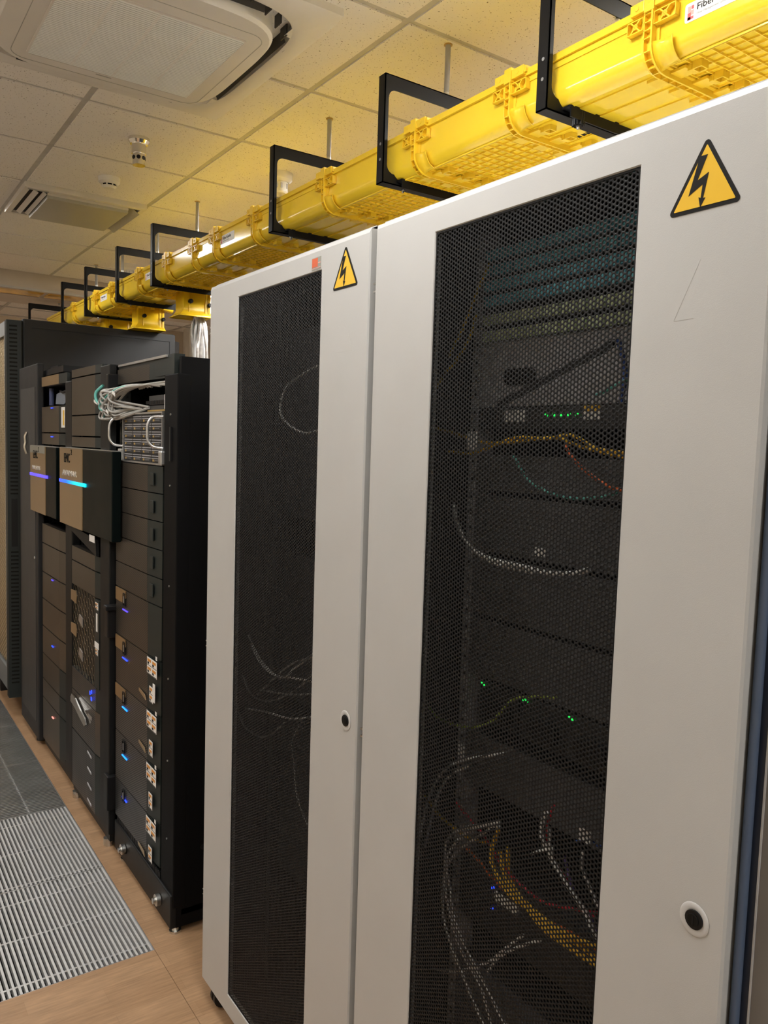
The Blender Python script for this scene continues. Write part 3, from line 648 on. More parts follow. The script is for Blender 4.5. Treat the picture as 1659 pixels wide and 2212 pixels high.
# switch with messy cables
t=thing('network_switch','thin black switch with a mess of grey cables at the top of the rack','switch',(1.0,2.8,1.75))
MB().box(.915,1.3,2.60,3.08,1.742,1.765).build('chassis',dark_eq,t)
m=MB()
for i in range(12): m.box(.912,.915,2.63+i*.016,2.642+i*.016,1.771,1.782)
m.build('port_block',blackp,t)
MB().box(.918,1.3,2.60,2.80,1.768,1.80).build('upper_module',dark_eq,t)
MB().box(.912,.916,2.575,2.625,1.752,1.80).mat(1).box(.912,.914,2.575,2.8,1.745,1.75).build('paper_label',[label_w,brass],t)
MB().box(1.25,1.27,2.6,3.09,1.742,1.85).build('back_wall',blackp,t)
random.seed(9)
for k in range(28):
    yA=3.04+random.uniform(-.03,.13); zA=1.80+random.uniform(-.055,.03)
    x0=.865+random.uniform(-.02,.01)
    end=(.91,2.60+random.uniform(0,.3),1.835+random.uniform(-.006,.006))
    P_=[(.912,3.06-random.uniform(0,.28),1.752+random.uniform(0,.01)),(x0,yA+.0,zA-.03),(x0-.005,yA+.02,zA),(x0+.01,3.0+random.uniform(-.05,.03),1.826+random.uniform(-.008,.008)),(.90,2.80,1.838),end]
    c='t' if k in (3,11) else 'k'
    tag(MB().tube(catmull(P_,4),.0045 if c=='k' else .0025,6).build('patch_cable',cabcol[c],smooth=60),
      'grey network cable of the loose bunch spilling from the black rack' if c=='k' else ('teal cable in the loose grey bunch, '+('outer' if k==3 else 'inner')+' one'),'cable','loose grey cables of the black rack')
tag(MB().tube(catmull([(.86,3.17,1.85),(.84,3.20,1.82),(.845,3.19,1.785),(.87,3.15,1.77)],5),.006,8).build('cable_loop',cabcol['t'],smooth=60),'thick teal cable loop beside the grey bunch','cable')
for k,(y,z,s_) in enumerate([(3.20,1.775,.05),(3.13,1.748,.05),(2.965,1.80,.035),(3.05,1.735,.03)]):
    o=MB().prism([(y,z),(y+s_,z+.012),(y+s_,z+.022),(y,z+.012)],'x',.845,.847).build('cable_tag',label_w)
    tag(o,['white paper tag hanging leftmost from the grey cables','white paper tag below the leftmost one on the grey cables','white paper tag in the middle of the grey cables','small white paper tag under the grey cables'][k],'tag','paper tags on the grey cables')
# 24 drive array with handles
t=thing('drive_array','drive array with silver handles and twenty four small drives','drive array',(1.05,2.82,1.56))
MB().box(.905,1.3,2.60,3.07,1.564,1.742).build('chassis',blackp,t)
MB().ring([(2.598,1.562),(3.04,1.562),(3.04,1.742),(2.598,1.742)],[(2.604,1.568),(3.034,1.568),(3.034,1.736),(2.604,1.736)],'x',.895,.91).build('front_frame',alu,t)
# each drive carrier: plate, vent slots, latch
cw=(3.03-2.612)/4; chh=(1.734-1.57)/6
for i in range(4):
    for j in range(6):
        a=2.612+i*cw; z=1.570+j*chh
        m=MB().box(.900,.906,a+.002,a+cw-.002,z+.001,z+chh-.001)
        m.mat(2).box(.8985,.9,a+.006,a+cw-.004,z+chh*.45,z+chh*.52).box(.8985,.9,a+.006,a+cw-.004,z+chh*.75,z+chh*.82)
        m.mat(1).box(.898,.9,a+cw-.03,a+cw-.016,z+.003,z+chh*.36).mat(3).box(.898,.9,a+.018,a+cw-.034,z+.005,z+chh*.3)
        m.build('drive_carrier',[dark_eq,brass,grey_eq,grey_eq2],t)
def handle_pts(y,sgn):
    return [(.90,y,1.725),(.87,y+sgn*.012,1.722),(.855,y+sgn*.018,1.70),(.853,y+sgn*.018,1.67),(.855,y+sgn*.018,1.645),(.87,y+sgn*.012,1.625),(.90,y,1.62)]
MB().tube(catmull(handle_pts(3.045,1),4),.0048,8).build('handle',alu,t,smooth=60)
MB().tube(catmull(handle_pts(2.60,1),4),.0048,8).build('handle',alu,t,smooth=60)
for y in (3.05,2.592): MB().box(.885,.905,y-.014,y+.014,1.565,1.61).build('mounting_ear',alu,t,bevel=.003)
# rack B : y 3.115..3.72
rB=rack('middle black rack carrying the bronze fronted unit with a bright blue bar',3.125,3.725,.885,1.935,rack_grey)
MB().box(.872,.94,3.125,3.255,.06,1.93).build('front_post',rack_grey,rB,bevel=.004)
MB().box(.878,.93,3.13,3.72,.03,.10).build('base_plinth',rack_grey,rB)
MB().box(.86,.90,3.105,3.16,.17,.31).build('lower_hinge',blackp,rB,bevel=.004)
MB().box(.86,.90,3.105,3.15,.87,.99).box(.85,.90,3.09,3.13,.98,1.0).build('hinge_latch',blackp,rB,bevel=.004)
MB().box(.855,.90,3.09,3.12,1.76,1.89).build('upper_latch',blackp,rB,bevel=.004)
MB().cyl((.885,3.17,0),(.885,3.17,.03),.02,14).cyl((.885,3.68,0),(.885,3.68,.03),.02,14).build('levelling_feet',steel,rB)
B_=[(1.905,1.942,'top thin bezel',bez,bez_dk),(1.742,1.903,'tall plain bezel above the narrow ones',bez,bez_dk),(1.652,1.740,'second bezel above the bronze fronted unit',bez,bez_dk),(1.605,1.65,'narrow bezel directly above the bronze fronted unit',bez,bez_dk),
    (1.10,1.165,'dark bezel below the bronze fronted unit',bez,bez_dk),(.99,1.098,'brown bezel above the honeycomb unit',bez,bez_dk),
    (.325,.51,'striped lower unit with a silver tab under the honeycomb unit',bez_st,bez),(.06,.323,'lowest striped unit with small slots, in the middle rack',bez_lo,bez_dk)]
for z0,z1,l,a,b in B_:
    t=enclosure(l+' in the middle rack' if 'middle' not in l else l,3.262,3.335,3.705,z0,z1,.873,a,b)
    if z0==.325: MB().box(.8655,.8675,3.36,3.42,.46,.475).build('silver_tab',alu,t)
    if z0==.06:
        for q in range(4): MB().prism([(3.43,.30-q*.07),(3.43,.308-q*.07),(3.37,.30-q*.07),(3.37,.292-q*.07)],'x',.866,.868).build('slot_handle',grey_eq,t)
t=enclosure('dark glossy control unit with blue lights and a curved silver panel in the middle rack',3.262,3.32,3.705,.51,.612,.873,bez_lo,bez_dk)
MB().box(.866,.868,3.36,3.375,.545,.56).box(.866,.868,3.385,3.395,.565,.58).box(.866,.868,3.36,3.37,.575,.59).build('status_light',led_blue,t)
MB().prism([(3.70,.47),(3.68,.49),(3.62,.485),(3.52,.455),(3.45,.44),(3.44,.42),(3.46,.405),(3.54,.42),(3.62,.44),(3.70,.45)],'x',.860,.866).build('curved_silver_panel',chrome,t)
# tilted bezel and stickers just below the bronze unit
o=MB().prism([(3.27,1.17),(3.28,1.235),(3.69,1.26),(3.69,1.235)],'x',.86,.872).build('angled_bracket',rack_grey); tag(o,'angled dark bracket poking out under the bronze fronted unit','bracket')
tag(MB().box(.8585,.860,3.29,3.37,1.222,1.25).build('paper_label',label_w),'white label on the angled bracket under the bronze unit','label')
# honeycomb storage unit
t=thing('honeycomb_unit','storage unit with a honeycomb front over dark openings in the middle rack','storage unit',(1.0,3.5,.61),GA)
MB().box(.892,1.3,3.262,3.705,.615,.988).build('chassis',blackp,t)
MB().box(.870,.89,3.262,3.33,.617,.986).build('side_block',bez_dk,t)
m=MB(); hw=.0265; hr=hw/math.sqrt(3)*1.25
nY=14; nZ=9
for i in range(14):
    for j in range(9):
        cy_=3.345+hw*(i+.5); cz_=.635+j*.0415+(.5*.0415 if i%2 else 0)
        if cz_>.975 or cy_>3.70: continue
        hx=[(cy_+.0172*math.cos(math.radians(60*q)),cz_+.0234*math.sin(math.radians(60*q))) for q in range(6)]
        hi=[(cy_+.0158*math.cos(math.radians(60*q)),cz_+.0222*math.sin(math.radians(60*q))) for q in range(6)]
        m.ring(hx,hi,'x',.8725,.874)
m.build('honeycomb_grille',honey,t,kind='stuff')
for z in (.92,.77): MB().prism([(3.70,z),(3.70,z+.045),(3.62,z+.05),(3.60,z+.03),(3.61,z-.005)],'x',.863,.866).build('brown_plate',gold,t)
for z in (.85,.70): MB().prism([(3.56,z),(3.55,z+.03),(3.50,z+.02),(3.50,z-.02)],'x',.862,.866).build('silver_badge',alu,t)
qr_less_label(t,3.275,3.318,.945,.975,.87,False); MB().box(.869,.87,3.285,3.305,.855,.93).build('barcode_strip',label_w,t)
MB().box(.8685,.87,3.265,3.325,.785,.81).build('paper_label',label_w,t); qr_less_label(t,3.28,3.315,.755,.782,.87,False)
# the two projecting bronze fronted units
def bronze(label,y0,ys,y1,z0,z1,x,name,lm,le,ysplit=None):
    t=thing('bronze_unit',label,'storage unit',(x+.1,(y0+y1)/2,z0),'bronze fronted units')
    MB().box(x,.885,y0,y1,z0,z1).build('housing',bez_blk,t,bevel=.004)
    MB().box(x-.003,x,ys,y1,z0+.001,z1-.001).build('bronze_plate',gold,t)
    zb=z0+(z1-z0)*.61
    text_mesh('EMC',.058,ink,x-.003,y1-(y1-ys)*.22,zb+.07,t,ext=.002,sx=.95)
    text_mesh('2',.034,ink,x-.003,y1-(y1-ys)*.22-.125,zb+.105,t,ext=.002)
    text_mesh(name,.028 if len(name)>7 else .034,silver_p,x-.003,y1-(y1-ys)*.14,zb+.012,t,ext=.002,sx=(y1-ys)*.78/(len(name)*.0205) if len(name)>7 else 1.9)
    MB().box(x-.006,x,ys-le,y1-.001,zb-.022,zb-.008).build('light_bar',lm,t)
    MB().box(x,.885,y0,y1,z1,z1+.003).build('top_edge',alu,t)
    return t
bar_m=mat('bar_gradient',(.01,.05,.3),.3,emit=(0.02,.25,1.),es=7.)
nt=bar_m.node_tree; N=nt.nodes; L=nt.links
g_=N.new('ShaderNodeNewGeometry'); sp=N.new('ShaderNodeSeparateXYZ'); L.new(g_.outputs['Position'],sp.inputs[0])
mr=N.new('ShaderNodeMapRange'); mr.inputs[1].default_value=3.88; mr.inputs[2].default_value=3.48; L.new(sp.outputs['Y'],mr.inputs[0])
cr=N.new('ShaderNodeValToRGB'); cr.color_ramp.elements[0].color=(.07,.06,1,1); cr.color_ramp.elements[1].color=(.0,.75,1,1)
e_=cr.color_ramp.elements.new(.45); e_.color=(.0,.12,1,1); L.new(mr.outputs[0],cr.inputs[0]); L.new(cr.outputs[0],N['Principled BSDF'].inputs['Emission Color'])
N['Principled BSDF'].inputs['Emission Strength'].default_value=1.6
tb=bronze('bronze fronted projecting unit with a bright blue bar, in the middle rack',3.015,3.44,3.84,1.256,1.598,.850,'AVAMAR',bar_m,.058)
vio=mat('bar_violet',(.05,.04,.3),.3,emit=(.09,.06,1.),es=1.6)
tv=bronze('bronze fronted projecting unit with a violet blue bar, in the furthest open rack',3.95,4.17,4.53,1.255,1.595,.855,'VNX SERIES',vio,.05)
MB().box(.851,.852,4.18,4.53,1.56,1.597).build('peeling_film',label_s,tv,label='peeling grey film along the top edge')
# rack C : y 3.74..4.37
rC=rack('furthest black rack with open shelves and a violet bar unit',3.745,4.38,.90,1.955,rack_grey)
MB().box(.878,.95,3.745,3.868,.05,1.90).build('front_post',rack_grey,rC,bevel=.006)
MB().box(.885,.93,3.75,4.36,.03,.09).build('base_plinth',rack_grey,rC)
MB().box(.90,1.4,4.0,4.37,1.955,1.985).box(.92,1.1,4.2,4.37,1.985,2.0).build('top_cover',blackp,rC)
CC=[(1.895,1.945,'thin bezel near the top of the furthest open rack',gold,bez_dk,None),(1.665,1.795,'brown bezel with a blue light and a pale label, in the furthest open rack',bez,bez_dk,(4.12,4.15,1.785,led_blue)),
 (1.605,1.663,'narrow brown bezel with a blue light above the violet bar unit',bez,bez_dk,(4.12,4.15,1.645,led_blue)),(1.10,1.20,'first brown bezel below the violet bar unit',bez,bez,None),
 (.95,1.098,'second brown bezel below the violet bar unit',bez,bez,None),(.81,.948,'third brown bezel below the violet bar unit',bez,bez,(4.12,4.15,.935,led_violet)),
 (.665,.808,'fourth brown bezel below the violet bar unit',bez,bez,None),(.52,.663,'fifth bezel below the violet bar unit, with a blue light',bez,bez,(4.12,4.15,.60,led_blue)),
 (.385,.518,'sixth bezel below the violet bar unit',bez,bez_dk,None),(.285,.383,'seventh bezel below the violet bar unit',bez,bez_dk,None),
 (.06,.283,'lowest bezel of the furthest open rack, with a red light',bez,bez_dk,(4.12,4.15,.235,led_red))]
for z0,z1,l,a,b,ld in CC:
    t=enclosure(l,3.872,4.005,4.36,z0,z1,.880,a,b,led=ld)
    if z0==1.665: MB().box(.881,.883,3.89,3.96,1.69,1.785).mat(1).box(.880,.882,3.90,3.92,1.70,1.77).build('paper_label',[label_w,sign_y],t)
t=thing('shelf_gear','jumble of pale and dark parts inside the open bay of the furthest rack','equipment',(1.0,4.15,1.80))
MB().box(.95,1.3,3.88,4.36,1.80,1.802).build('shelf',grey_eq,t)
MB().prism([(4.30,1.81),(4.28,1.86),(4.10,1.875),(4.04,1.83),(4.12,1.805)],'x',.93,.96).build('pale_part',mat('pale_blue_part',(.25,.29,.36),.4),t)
MB().cyl((.92,4.34,1.805),(.92,4.34,1.89),.012,10).build('blue_part',mat('blue_part',(.07,.09,.20),.4),t)
MB().tube(catmull([(.92,4.15,1.87),(.91,4.05,1.86),(.92,3.95,1.865),(.93,3.90,1.84)],5),.006,8).build('dark_lead',blackp,t,smooth=60)
MB().box(.925,.93,3.92,4.06,1.81,1.84).build('white_part',label_s,t)
# rack D front door and body
t=thing('charcoal_rack','charcoal rack with a closed door and a silver handle, before the tall dark cabinet','rack',(1.3,4.65,0))
MB().box(.92,1.75,4.40,4.86,.06,1.99).build('rack_body',black_rack,t)
dr=MB().box(.862,.895,4.40,4.875,.03,2.018).build('door',far_grey,t,bevel=.005)
MB().box(.860,.8625,4.45,4.83,.12,1.90).build('door_inset',mat('rack_door_mesh_grey',(.045,.045,.045),.5),dr)
MB().tube(catmull([(.856,4.64,1.665),(.848,4.64,1.64),(.850,4.64,1.61),(.846,4.64,1.585),(.856,4.64,1.55)],4),.008,8).build('door_handle',chrome,dr,smooth=60)
MB().cyl((.857,4.47,1.005),(.864,4.47,1.005),.008,10).build('lock',steel,dr,smooth=1)
MB().cyl((.9,4.5,0),(.9,4.5,.06),.03,14).build('foot',rubber,t)
# tall dark cabinet
t=thing('tall_dark_cabinet','tall charcoal cabinet with slotted corner column and brown perforated door, at the far left','cabinet',(1.35,5.5,0))
MB().box(.905,1.80,5.0,6.3,.10,2.315).build('cabinet_body',far_grey,t,bevel=.006)
MB().ring([(.911,.2),(1.80,.2),(1.80,2.31),(.911,2.31)],[(.951,.24),(1.766,.24),(1.766,2.267),(.951,2.267)],'y',4.992,5.0).build('side_frame',far_grey,t)
MB().box(.951,1.766,4.996,5.0,.24,2.267).build('side_panel',far_grey,t)
col=MB().prism([(.818,5.0),(.893,4.985),(.903,4.995),(.903,5.12),(.818,5.06)],'z',.10,2.30).build('corner_column',bez_dk,t)
m=MB()
for k in range(92):
    z=2.262-k*.0228
    if .98<z<1.30: continue
    m.add([(.832,4.9964,z),(.872,4.9884,z),(.872,4.9884,z+.0095),(.832,4.9964,z+.0095),(.832,4.999,z),(.872,4.991,z),(.872,4.991,z+.0095),(.832,4.999,z+.0095)],[(0,1,2,3),(0,4,5,1),(3,2,6,7),(0,3,7,4),(1,5,6,2)])
m.build('vent_slots',ink,col,kind='stuff')
MB().prism([(.836,4.9955),(.868,4.989),(.868,4.995),(.836,5.0)],'z',1.0,1.28).build('recessed_handle',blackp,col)
fd=MB().ring([(5.06,.13),(6.25,.13),(6.25,2.30),(5.06,2.30)],[(5.10,.26),(6.20,.26),(6.20,2.22),(5.10,2.22)],'x',.822,.86).build('front_door',mat('door_frame_silver',(.30,.31,.31),.35,.3),t)
bp_=mat('brown_perforated',(.42,.33,.20),.4,.5)
me=perforated(1.10,1.96,.0125*2,.0289,.0050,.002); me.materials[0]=bp_
o=bpy.data.objects.new('perforated_panel',me); link(o,fd); o.location=(.834,5.10,.26); o['kind']='stuff'
MB().box(.85,.853,5.10,6.2,.26,2.22).build('door_backing',blackp,fd)
MB().box(.85,.92,5.5,5.6,0,.10).box(1.6,1.7,5.1,5.2,0,.10).build('foot',rubber,t)
m=MB()
for k in range(5): m.box(1.8,1.806,5.02,5.10,2.10+k*.03,2.112+k*.03)
MB().prism([(1.80,4.995),(1.845,5.04),(1.845,5.2),(1.80,5.2)],'z',.1,2.275).build('rear_column',far_grey,t)
# ================================================================ YELLOW CABLE TRAY
XT0,XT1,ZT1,ZT0=1.402,1.712,2.566,2.452; RR=.034
def U(off,ztop=ZT1):
    a=XT0-off; b=XT1+off; r=RR+off; zb=ZT0-off
    return [(a,ztop)]+arc(a+r,zb+r,r,180,270,7)+arc(b-r,zb+r,r,270,360,7)+[(b,ztop)]
Js=[.55,1.11,1.525,1.915,2.43,2.99,3.385,3.64,4.0,4.45,4.97,5.32,5.9,6.75]
kinds=['f','e','f','f','e','f','e','f','f','e','f','e','e']
def fiberlabel(t,y1,w=.145,zc=2.517,txt=True):
    x=XT0; h=.036
    m=MB().prism(rrect(y1-w,y1,zc-h/2,zc+h/2,.005,3),'x',x-.0009,x+.0002)
    u=lambda a:y1-a
    m.mat(1).box(x-.0013,x-.0008,u(.0135),u(.0065),zc-.014,zc-.0005).box(x-.0013,x-.0008,u(.0195),u(.0065),zc-.0135,zc-.0085).box(x-.0013,x-.0008,u(.0195),u(.0145),zc+.005,zc+.0115)
    m.mat(2).box(x-.0013,x-.0008,u(.0135),u(.0065),zc+.0005,zc+.0115).box(x-.0012,x-.0008,u(.0195),u(.0115),zc-.0055,zc+.003)
    o=m.build('maker_label',[label_w,l_pink,l_rose],t,label='white rectangular maker label with a small red emblem')
    text_mesh('FiberGuide',.0178,ink,x-.0011,y1-.026,zc-.001,o,ext=.0003,sx=1.08)
    text_mesh('Fiber Management System',.0055,ink_pale,x-.0011,y1-.0265,zc-.0095,o,ext=.0002,sx=1.15)
TL=['first yellow tray section at the top right corner, with a maker label','yellow ribbed tray section at the near bracket','short smooth yellow tray section between the two nearest brackets','smooth yellow tray section behind the second bracket',
 'ribbed yellow tray section behind the third bracket','yellow tray section with a maker label reflecting the light','short ribbed yellow tray section before the fourth bracket','smooth yellow tray section at the fourth bracket',
 'yellow tray section with a small label above the first drop outlet','ribbed yellow tray section before the fifth bracket','short yellow tray section with a small white label above the dark cabinet','yellow tray section beyond the fifth bracket','furthest yellow tray section at the bulkhead']
for i in range(13):
    y0,y1=Js[i],Js[i+1]; k=kinds[i]
    t=thing('cable_tray',TL[i],'cable tray',((XT0+XT1)/2,(y0+y1)/2,ZT0),'sections of the yellow overhead tray')
    m=MB().band(U(0),U(-.003),'y',y0,y1)
    # rim
    m.box(XT0-.007,XT0+.001,y0,y1,ZT1-.013,ZT1).box(XT1-.001,XT1+.007,y0,y1,ZT1-.013,ZT1)
    if k=='e':
        for z in (2.548,2.500): m.box(XT0-.0025,XT0,y0,y1,z-.010,z+.002)
        m.band([(XT0-.003,2.493),(XT0-.003,2.487)]+arc(XT0+RR,ZT0+RR,RR+.003,185,262,6),[(XT0,2.493),(XT0,2.487)]+arc(XT0+RR,ZT0+RR,RR,185,262,6),'y',y0,y1)
        for x in (1.475,1.545,1.615): m.box(x-.026,x+.026,y0,y1,ZT0-.0035,ZT0)
    else:
        m.box(XT0+.028,XT0+.031,y0,y1,ZT0-.004,ZT0)
        pass
    m.build('trough',yellow,t,smooth=30)
    if k=='f':
        w_=MB(); nn=max(2,int((y1-y0-.06)/.028))
        for q in range(nn+1):
            yy=y0+.03+(y1-y0-.06)*q/nn; w_.box(XT0+.032,XT1-.032,yy-.001,yy+.001,ZT0-.0045,ZT0)
        for q in range(10):
            xx=XT0+.034+q*(XT1-XT0-.068)/9; w_.box(xx-.001,xx+.001,y0+.03,y1-.03,ZT0-.004,ZT0)
        w_.build('rib_grid',yellow2,t,kind='stuff')
    MB().box(XT0-.005,XT1+.005,y0+.002,y1-.002,ZT1,ZT1+.004).build('cover',yellow,t)
    if i==0: fiberlabel(t,1.032)
    if i==5: fiberlabel(t,3.335)
    if i==8: fiberlabel(t,4.352)
    if i==10: fiberlabel(t,5.235)
    if i==1:
        m=MB(); random.seed(3); yy=1.47
        while yy>1.385:
            w2=random.uniform(.006,.014); m.box(1.567,1.579,yy-w2,yy,ZT0-.0042,ZT0-.0034); yy-=w2+random.uniform(.003,.008)
        m.build('printed_marks',ink,t,label='small dark printed marks under the tray')
# joint couplers
cname=['nearest','second','third','fourth','fifth','sixth','seventh','eighth','ninth','tenth','eleventh','twelfth']
proto=None
def make_coupler(y,label):
    t=thing('tray_coupler',label,'coupler',((XT0+XT1)/2,y,ZT0),'couplers joining the yellow tray sections')
    m=MB()
    m.band(U(.004,ZT1-.012),U(.0005,ZT1-.012),'y',y-.022,y+.022)
    m.band(U(.018,ZT1-.002),U(.002,ZT1-.002),'y',y-.014,y-.010)
    m.band(U(.014,ZT1-.01),U(.002,ZT1-.01),'y',y+.008,y+.011)
    # ladder ribs
    for z in (2.548,2.532,2.516,2.500): m.box(XT0-.014,XT0,y-.012,y+.010,z-.001,z+.001)
    for a in (195,215,235,255):
        ca,sa=math.cos(math.radians(a)),math.sin(math.radians(a)); cx_,cz_=XT0+RR,ZT0+RR
        r0,r1=RR,RR+.015; dx,dz=-sa*.001,ca*.001
        m.prism([(cx_+ca*r0+dx,cz_+sa*r0+dz),(cx_+ca*r1+dx,cz_+sa*r1+dz),(cx_+ca*r1-dx,cz_+sa*r1-dz),(cx_+ca*r0-dx,cz_+sa*r0-dz)],'y',y-.012,y+.009)
    for q in range(9):
        xx=XT0+.05+q*.027; m.box(xx-.001,xx+.001,y-.012,y+.010,ZT0-.014,ZT0)
    m.build('flange_band',yellow2,t)
    # side clip blocks, near and far
    for (ya,yb) in ((y-.066,y-.014),(y+.011,y+.052)):
        b=MB(); za,zb=2.520,2.546; xo=XT0-.015
        b.box(xo,XT0,ya,yb,zb-.002,zb).box(xo,XT0,ya,yb,za,za+.002).box(xo,XT0,ya,ya+.002,za,zb).box(xo,XT0,yb-.002,yb,za,zb)
        yc=(ya+yb)/2; zc=(za+zb)/2
        for s1 in (-1,1):
            b.prism([(yc-.013,zc-s1*.011),(yc-.011,zc-s1*.013),(yc+.013,zc+s1*.011),(yc+.011,zc+s1*.013)],'x',xo,XT0)
        b.ring(rrect(yc-.006,yc+.006,zc-.006,zc+.006,.0055,3),rrect(yc-.0035,yc+.0035,zc-.0035,zc+.0035,.003,3),'x',xo,XT0-.004)
        b.box(XT0-.003,XT0,ya,yb,za,zb)
        b.build('side_clip',yellow2,t)
    for (ya,yb) in ((y-.056,y-.014),(y+.011,y+.045)):
        MB().box(XT0-.016,XT0+.006,ya,yb,2.556,2.578).box(XT0-.013,XT0+.004,ya-.006,ya,2.56,2.575).cyl((XT0-.0175,(ya+yb)/2,2.567),(XT0-.016,(ya+yb)/2,2.567),.005,12).build('latch',yellow2,t,bevel=.002)
    MB().box(XT0-.019,XT0+.012,y-.016,y+.008,2.550,2.584).cyl((XT0-.0195,y-.004,2.567),(XT0-.0189,y-.004,2.567),.0025,8).build('top_clamp',yellow2,t,bevel=.0015)
    # flared gusset at the lower aisle corner, near side
    g=MB(); n=8; vs=[]; 
    for i in range(n+1):
        a=math.radians(178+i*80/n); ca,sa=math.cos(a),math.sin(a); cx_,cz_=XT0+RR,ZT0+RR
        for k_,(yy,r_) in enumerate(((y-.013,RR+.013),(y-.032,RR+.006),(y-.052,RR+.0035),(y-.058,RR+.009))):
            vs.append((cx_+ca*r_,yy,cz_+sa*r_))
    fs=[(4*i+k_,4*i+k_+1,4*(i+1)+k_+1,4*(i+1)+k_) for i in range(n) for k_ in range(3)]
    g.add(vs,fs); go=g.build('corner_gusset',yellow2,t,smooth=60)
    so=go.modifiers.new('thickness','SOLIDIFY'); so.thickness=.0015
    # underside tabs
    for x in (1.47,1.545,1.62):
        c=MB().box(x-.018,x+.018,y-.05,y-.012,ZT0-.010,ZT0-.003)
        c.box(x-.012,x+.012,y-.060,y-.05,ZT0-.016,ZT0-.003)
        MB().box(x-.018,x+.018,y+.012,y+.045,ZT0-.010,ZT0-.003).build('under_clip',yellow2,t)
        c.ring(rrect(x-.012,x+.012,y-.083,y-.060,.002,2),rrect(x-.009,x+.009,y-.080,y-.063,.002,2),'z',ZT0-.016,ZT0)
        c.build('under_clip',yellow2,t,bevel=.001)
    return t
for i,y in enumerate(Js[1:-1]):
    lab=f'{cname[i]} yellow ribbed coupler along the overhead tray, counted from the top right'
    if proto is None: proto=make_coupler(y,lab); ybase=y
    else: copy_thing(proto,(0,y-ybase,0),lab)
# ================================================================ BRACKETS AND RODS
BY=[1.366,2.033,2.76,4.13,4.757,5.46,6.11,7.28]
xl=1.366; xr=1.80; zt=2.752; zb=2.437
def make_bracket(y,label,rail=True,knob=False,ro=1.61):
    t=thing('tray_bracket',label,'bracket',(xl,y,zb),'black C shaped brackets carrying the tray')
    # web plate in xz plane with rounded inner corners
    xin=xl+.014; out=[(xr-.10,zt),(xl,zt),(xl,zb),(xr-.02,zb)]
    r=.026
    inner=[(xr-.10,zt-.042)]+arc(xin+r,zt-.042-r,r,90,180,7)+arc(xin+r,zb+.030+r,r,180,270,7)+[(xr-.02,zb+.030)]
    m=MB().prism([(xr-.10,zt),(xl,zt),(xl,zb),(xr-.02,zb)]+inner[::-1],'y',y,y+.003)
    # outer flange, towards the far side
    m.box(xl,xl+.003,y,y+.034,zb,zt).box(xl,xr-.07,y,y+.034,zt-.003,zt).box(xl,xr-.02,y,y+.034,zb,zb+.003)
    for z in (zb+.07,zb+.115): m.mat(1).cyl((xl-.0006,y+.017,z),(xl+.001,y+.017,z),.0042,12); m.mat(0)
    m.mat(2).box(ro-.045,ro-.010,y+.010,y+.024,zt-.0034,zt-.0028).box(ro+.012,ro+.04,y+.010,y+.024,zt-.0034,zt-.0028); m.mat(0)
    m.build('bracket_frame',[black_iron,ink_g,label_s],t)
    if rail:
        c=MB().box(xl+.052,xr,y-.024,y+.034,zb+.010,zb+.0145).box(xl+.055,xr,y-.026,y-.022,zb-.012,zb+.0145)
        pass
        c.build('support_rail',black_iron,t)
    b=MB()
    if knob:
        for q in range(10):
            a=2*math.pi*q/10; b.cyl((xl+.095+.0115*math.cos(a),y-.012+.0115*math.sin(a),zb-.020),(xl+.095+.0115*math.cos(a),y-.012+.0115*math.sin(a),zb+.010),.0038,8)
        b.cyl((xl+.095,y-.012,zb-.020),(xl+.095,y-.012,zb+.010),.012,16)
        b.build('knurled_knob',blackp,t,smooth=1)
        MB().cyl((xl+.095,y-.012,zb-.027),(xl+.095,y-.012,zb-.018),.0045,12).build('bolt',steel,t,smooth=1)
    else:
        b.cyl((xl+.085,y+.012,zb-.006),(xl+.085,y+.012,zb+.004),.006,6).cyl((xl+.085,y+.012,zb-.012),(xl+.085,y+.012,zb-.006),.0035,10)
        b.build('bolt',steel,t)
    return t
bn=['nearest black bracket at the top right, with a knurled knob','second black bracket, above the near grey cabinet','third black bracket, above the gap between the grey cabinets','fourth black bracket, above the left end of the grey cabinets',
 'fifth black bracket, above the first drop outlet','sixth black bracket, rising over the dark cabinet','seventh black bracket, partly behind the dark cabinet','furthest black bracket, small above the dark cabinet']
for i,y in enumerate(BY):
    make_bracket(y,bn[i],rail=i in (0,1,2,3,4),knob=i==0)
    ztop=ZC if y<6.8 else 2.786
    t=thing('hanger_rod','grey hanger rod of the '+bn[i].split(',')[0]+(' over the gap' if i==2 else ''),'rod',(1.61,y+.017,zt),'grey rods hanging the brackets')
    MB().cyl((1.61,y+.017,zt+.012),(1.61,y+.017,ztop+.01),.0085,14).build('sleeve',rodgrey,t,smooth=1)
    MB().cyl((1.61,y+.017,zt-.036),(1.61,y+.017,zt+.02),.005,10).cyl((1.61,y+.017,zt-.008),(1.61,y+.017,zt-.0055),.013,16).cyl((1.61,y+.017,zt-.024),(1.61,y+.017,zt-.008),.0095,6).cyl((1.61,y+.017,zt),(1.61,y+.017,zt+.012),.009,12).build('nut_and_washer',steel,t,smooth=1)
    MB().cyl((1.61,y+.017,ztop-.003),(1.61,y+.017,ztop),.014,10).build('ceiling_collar',brass,t)
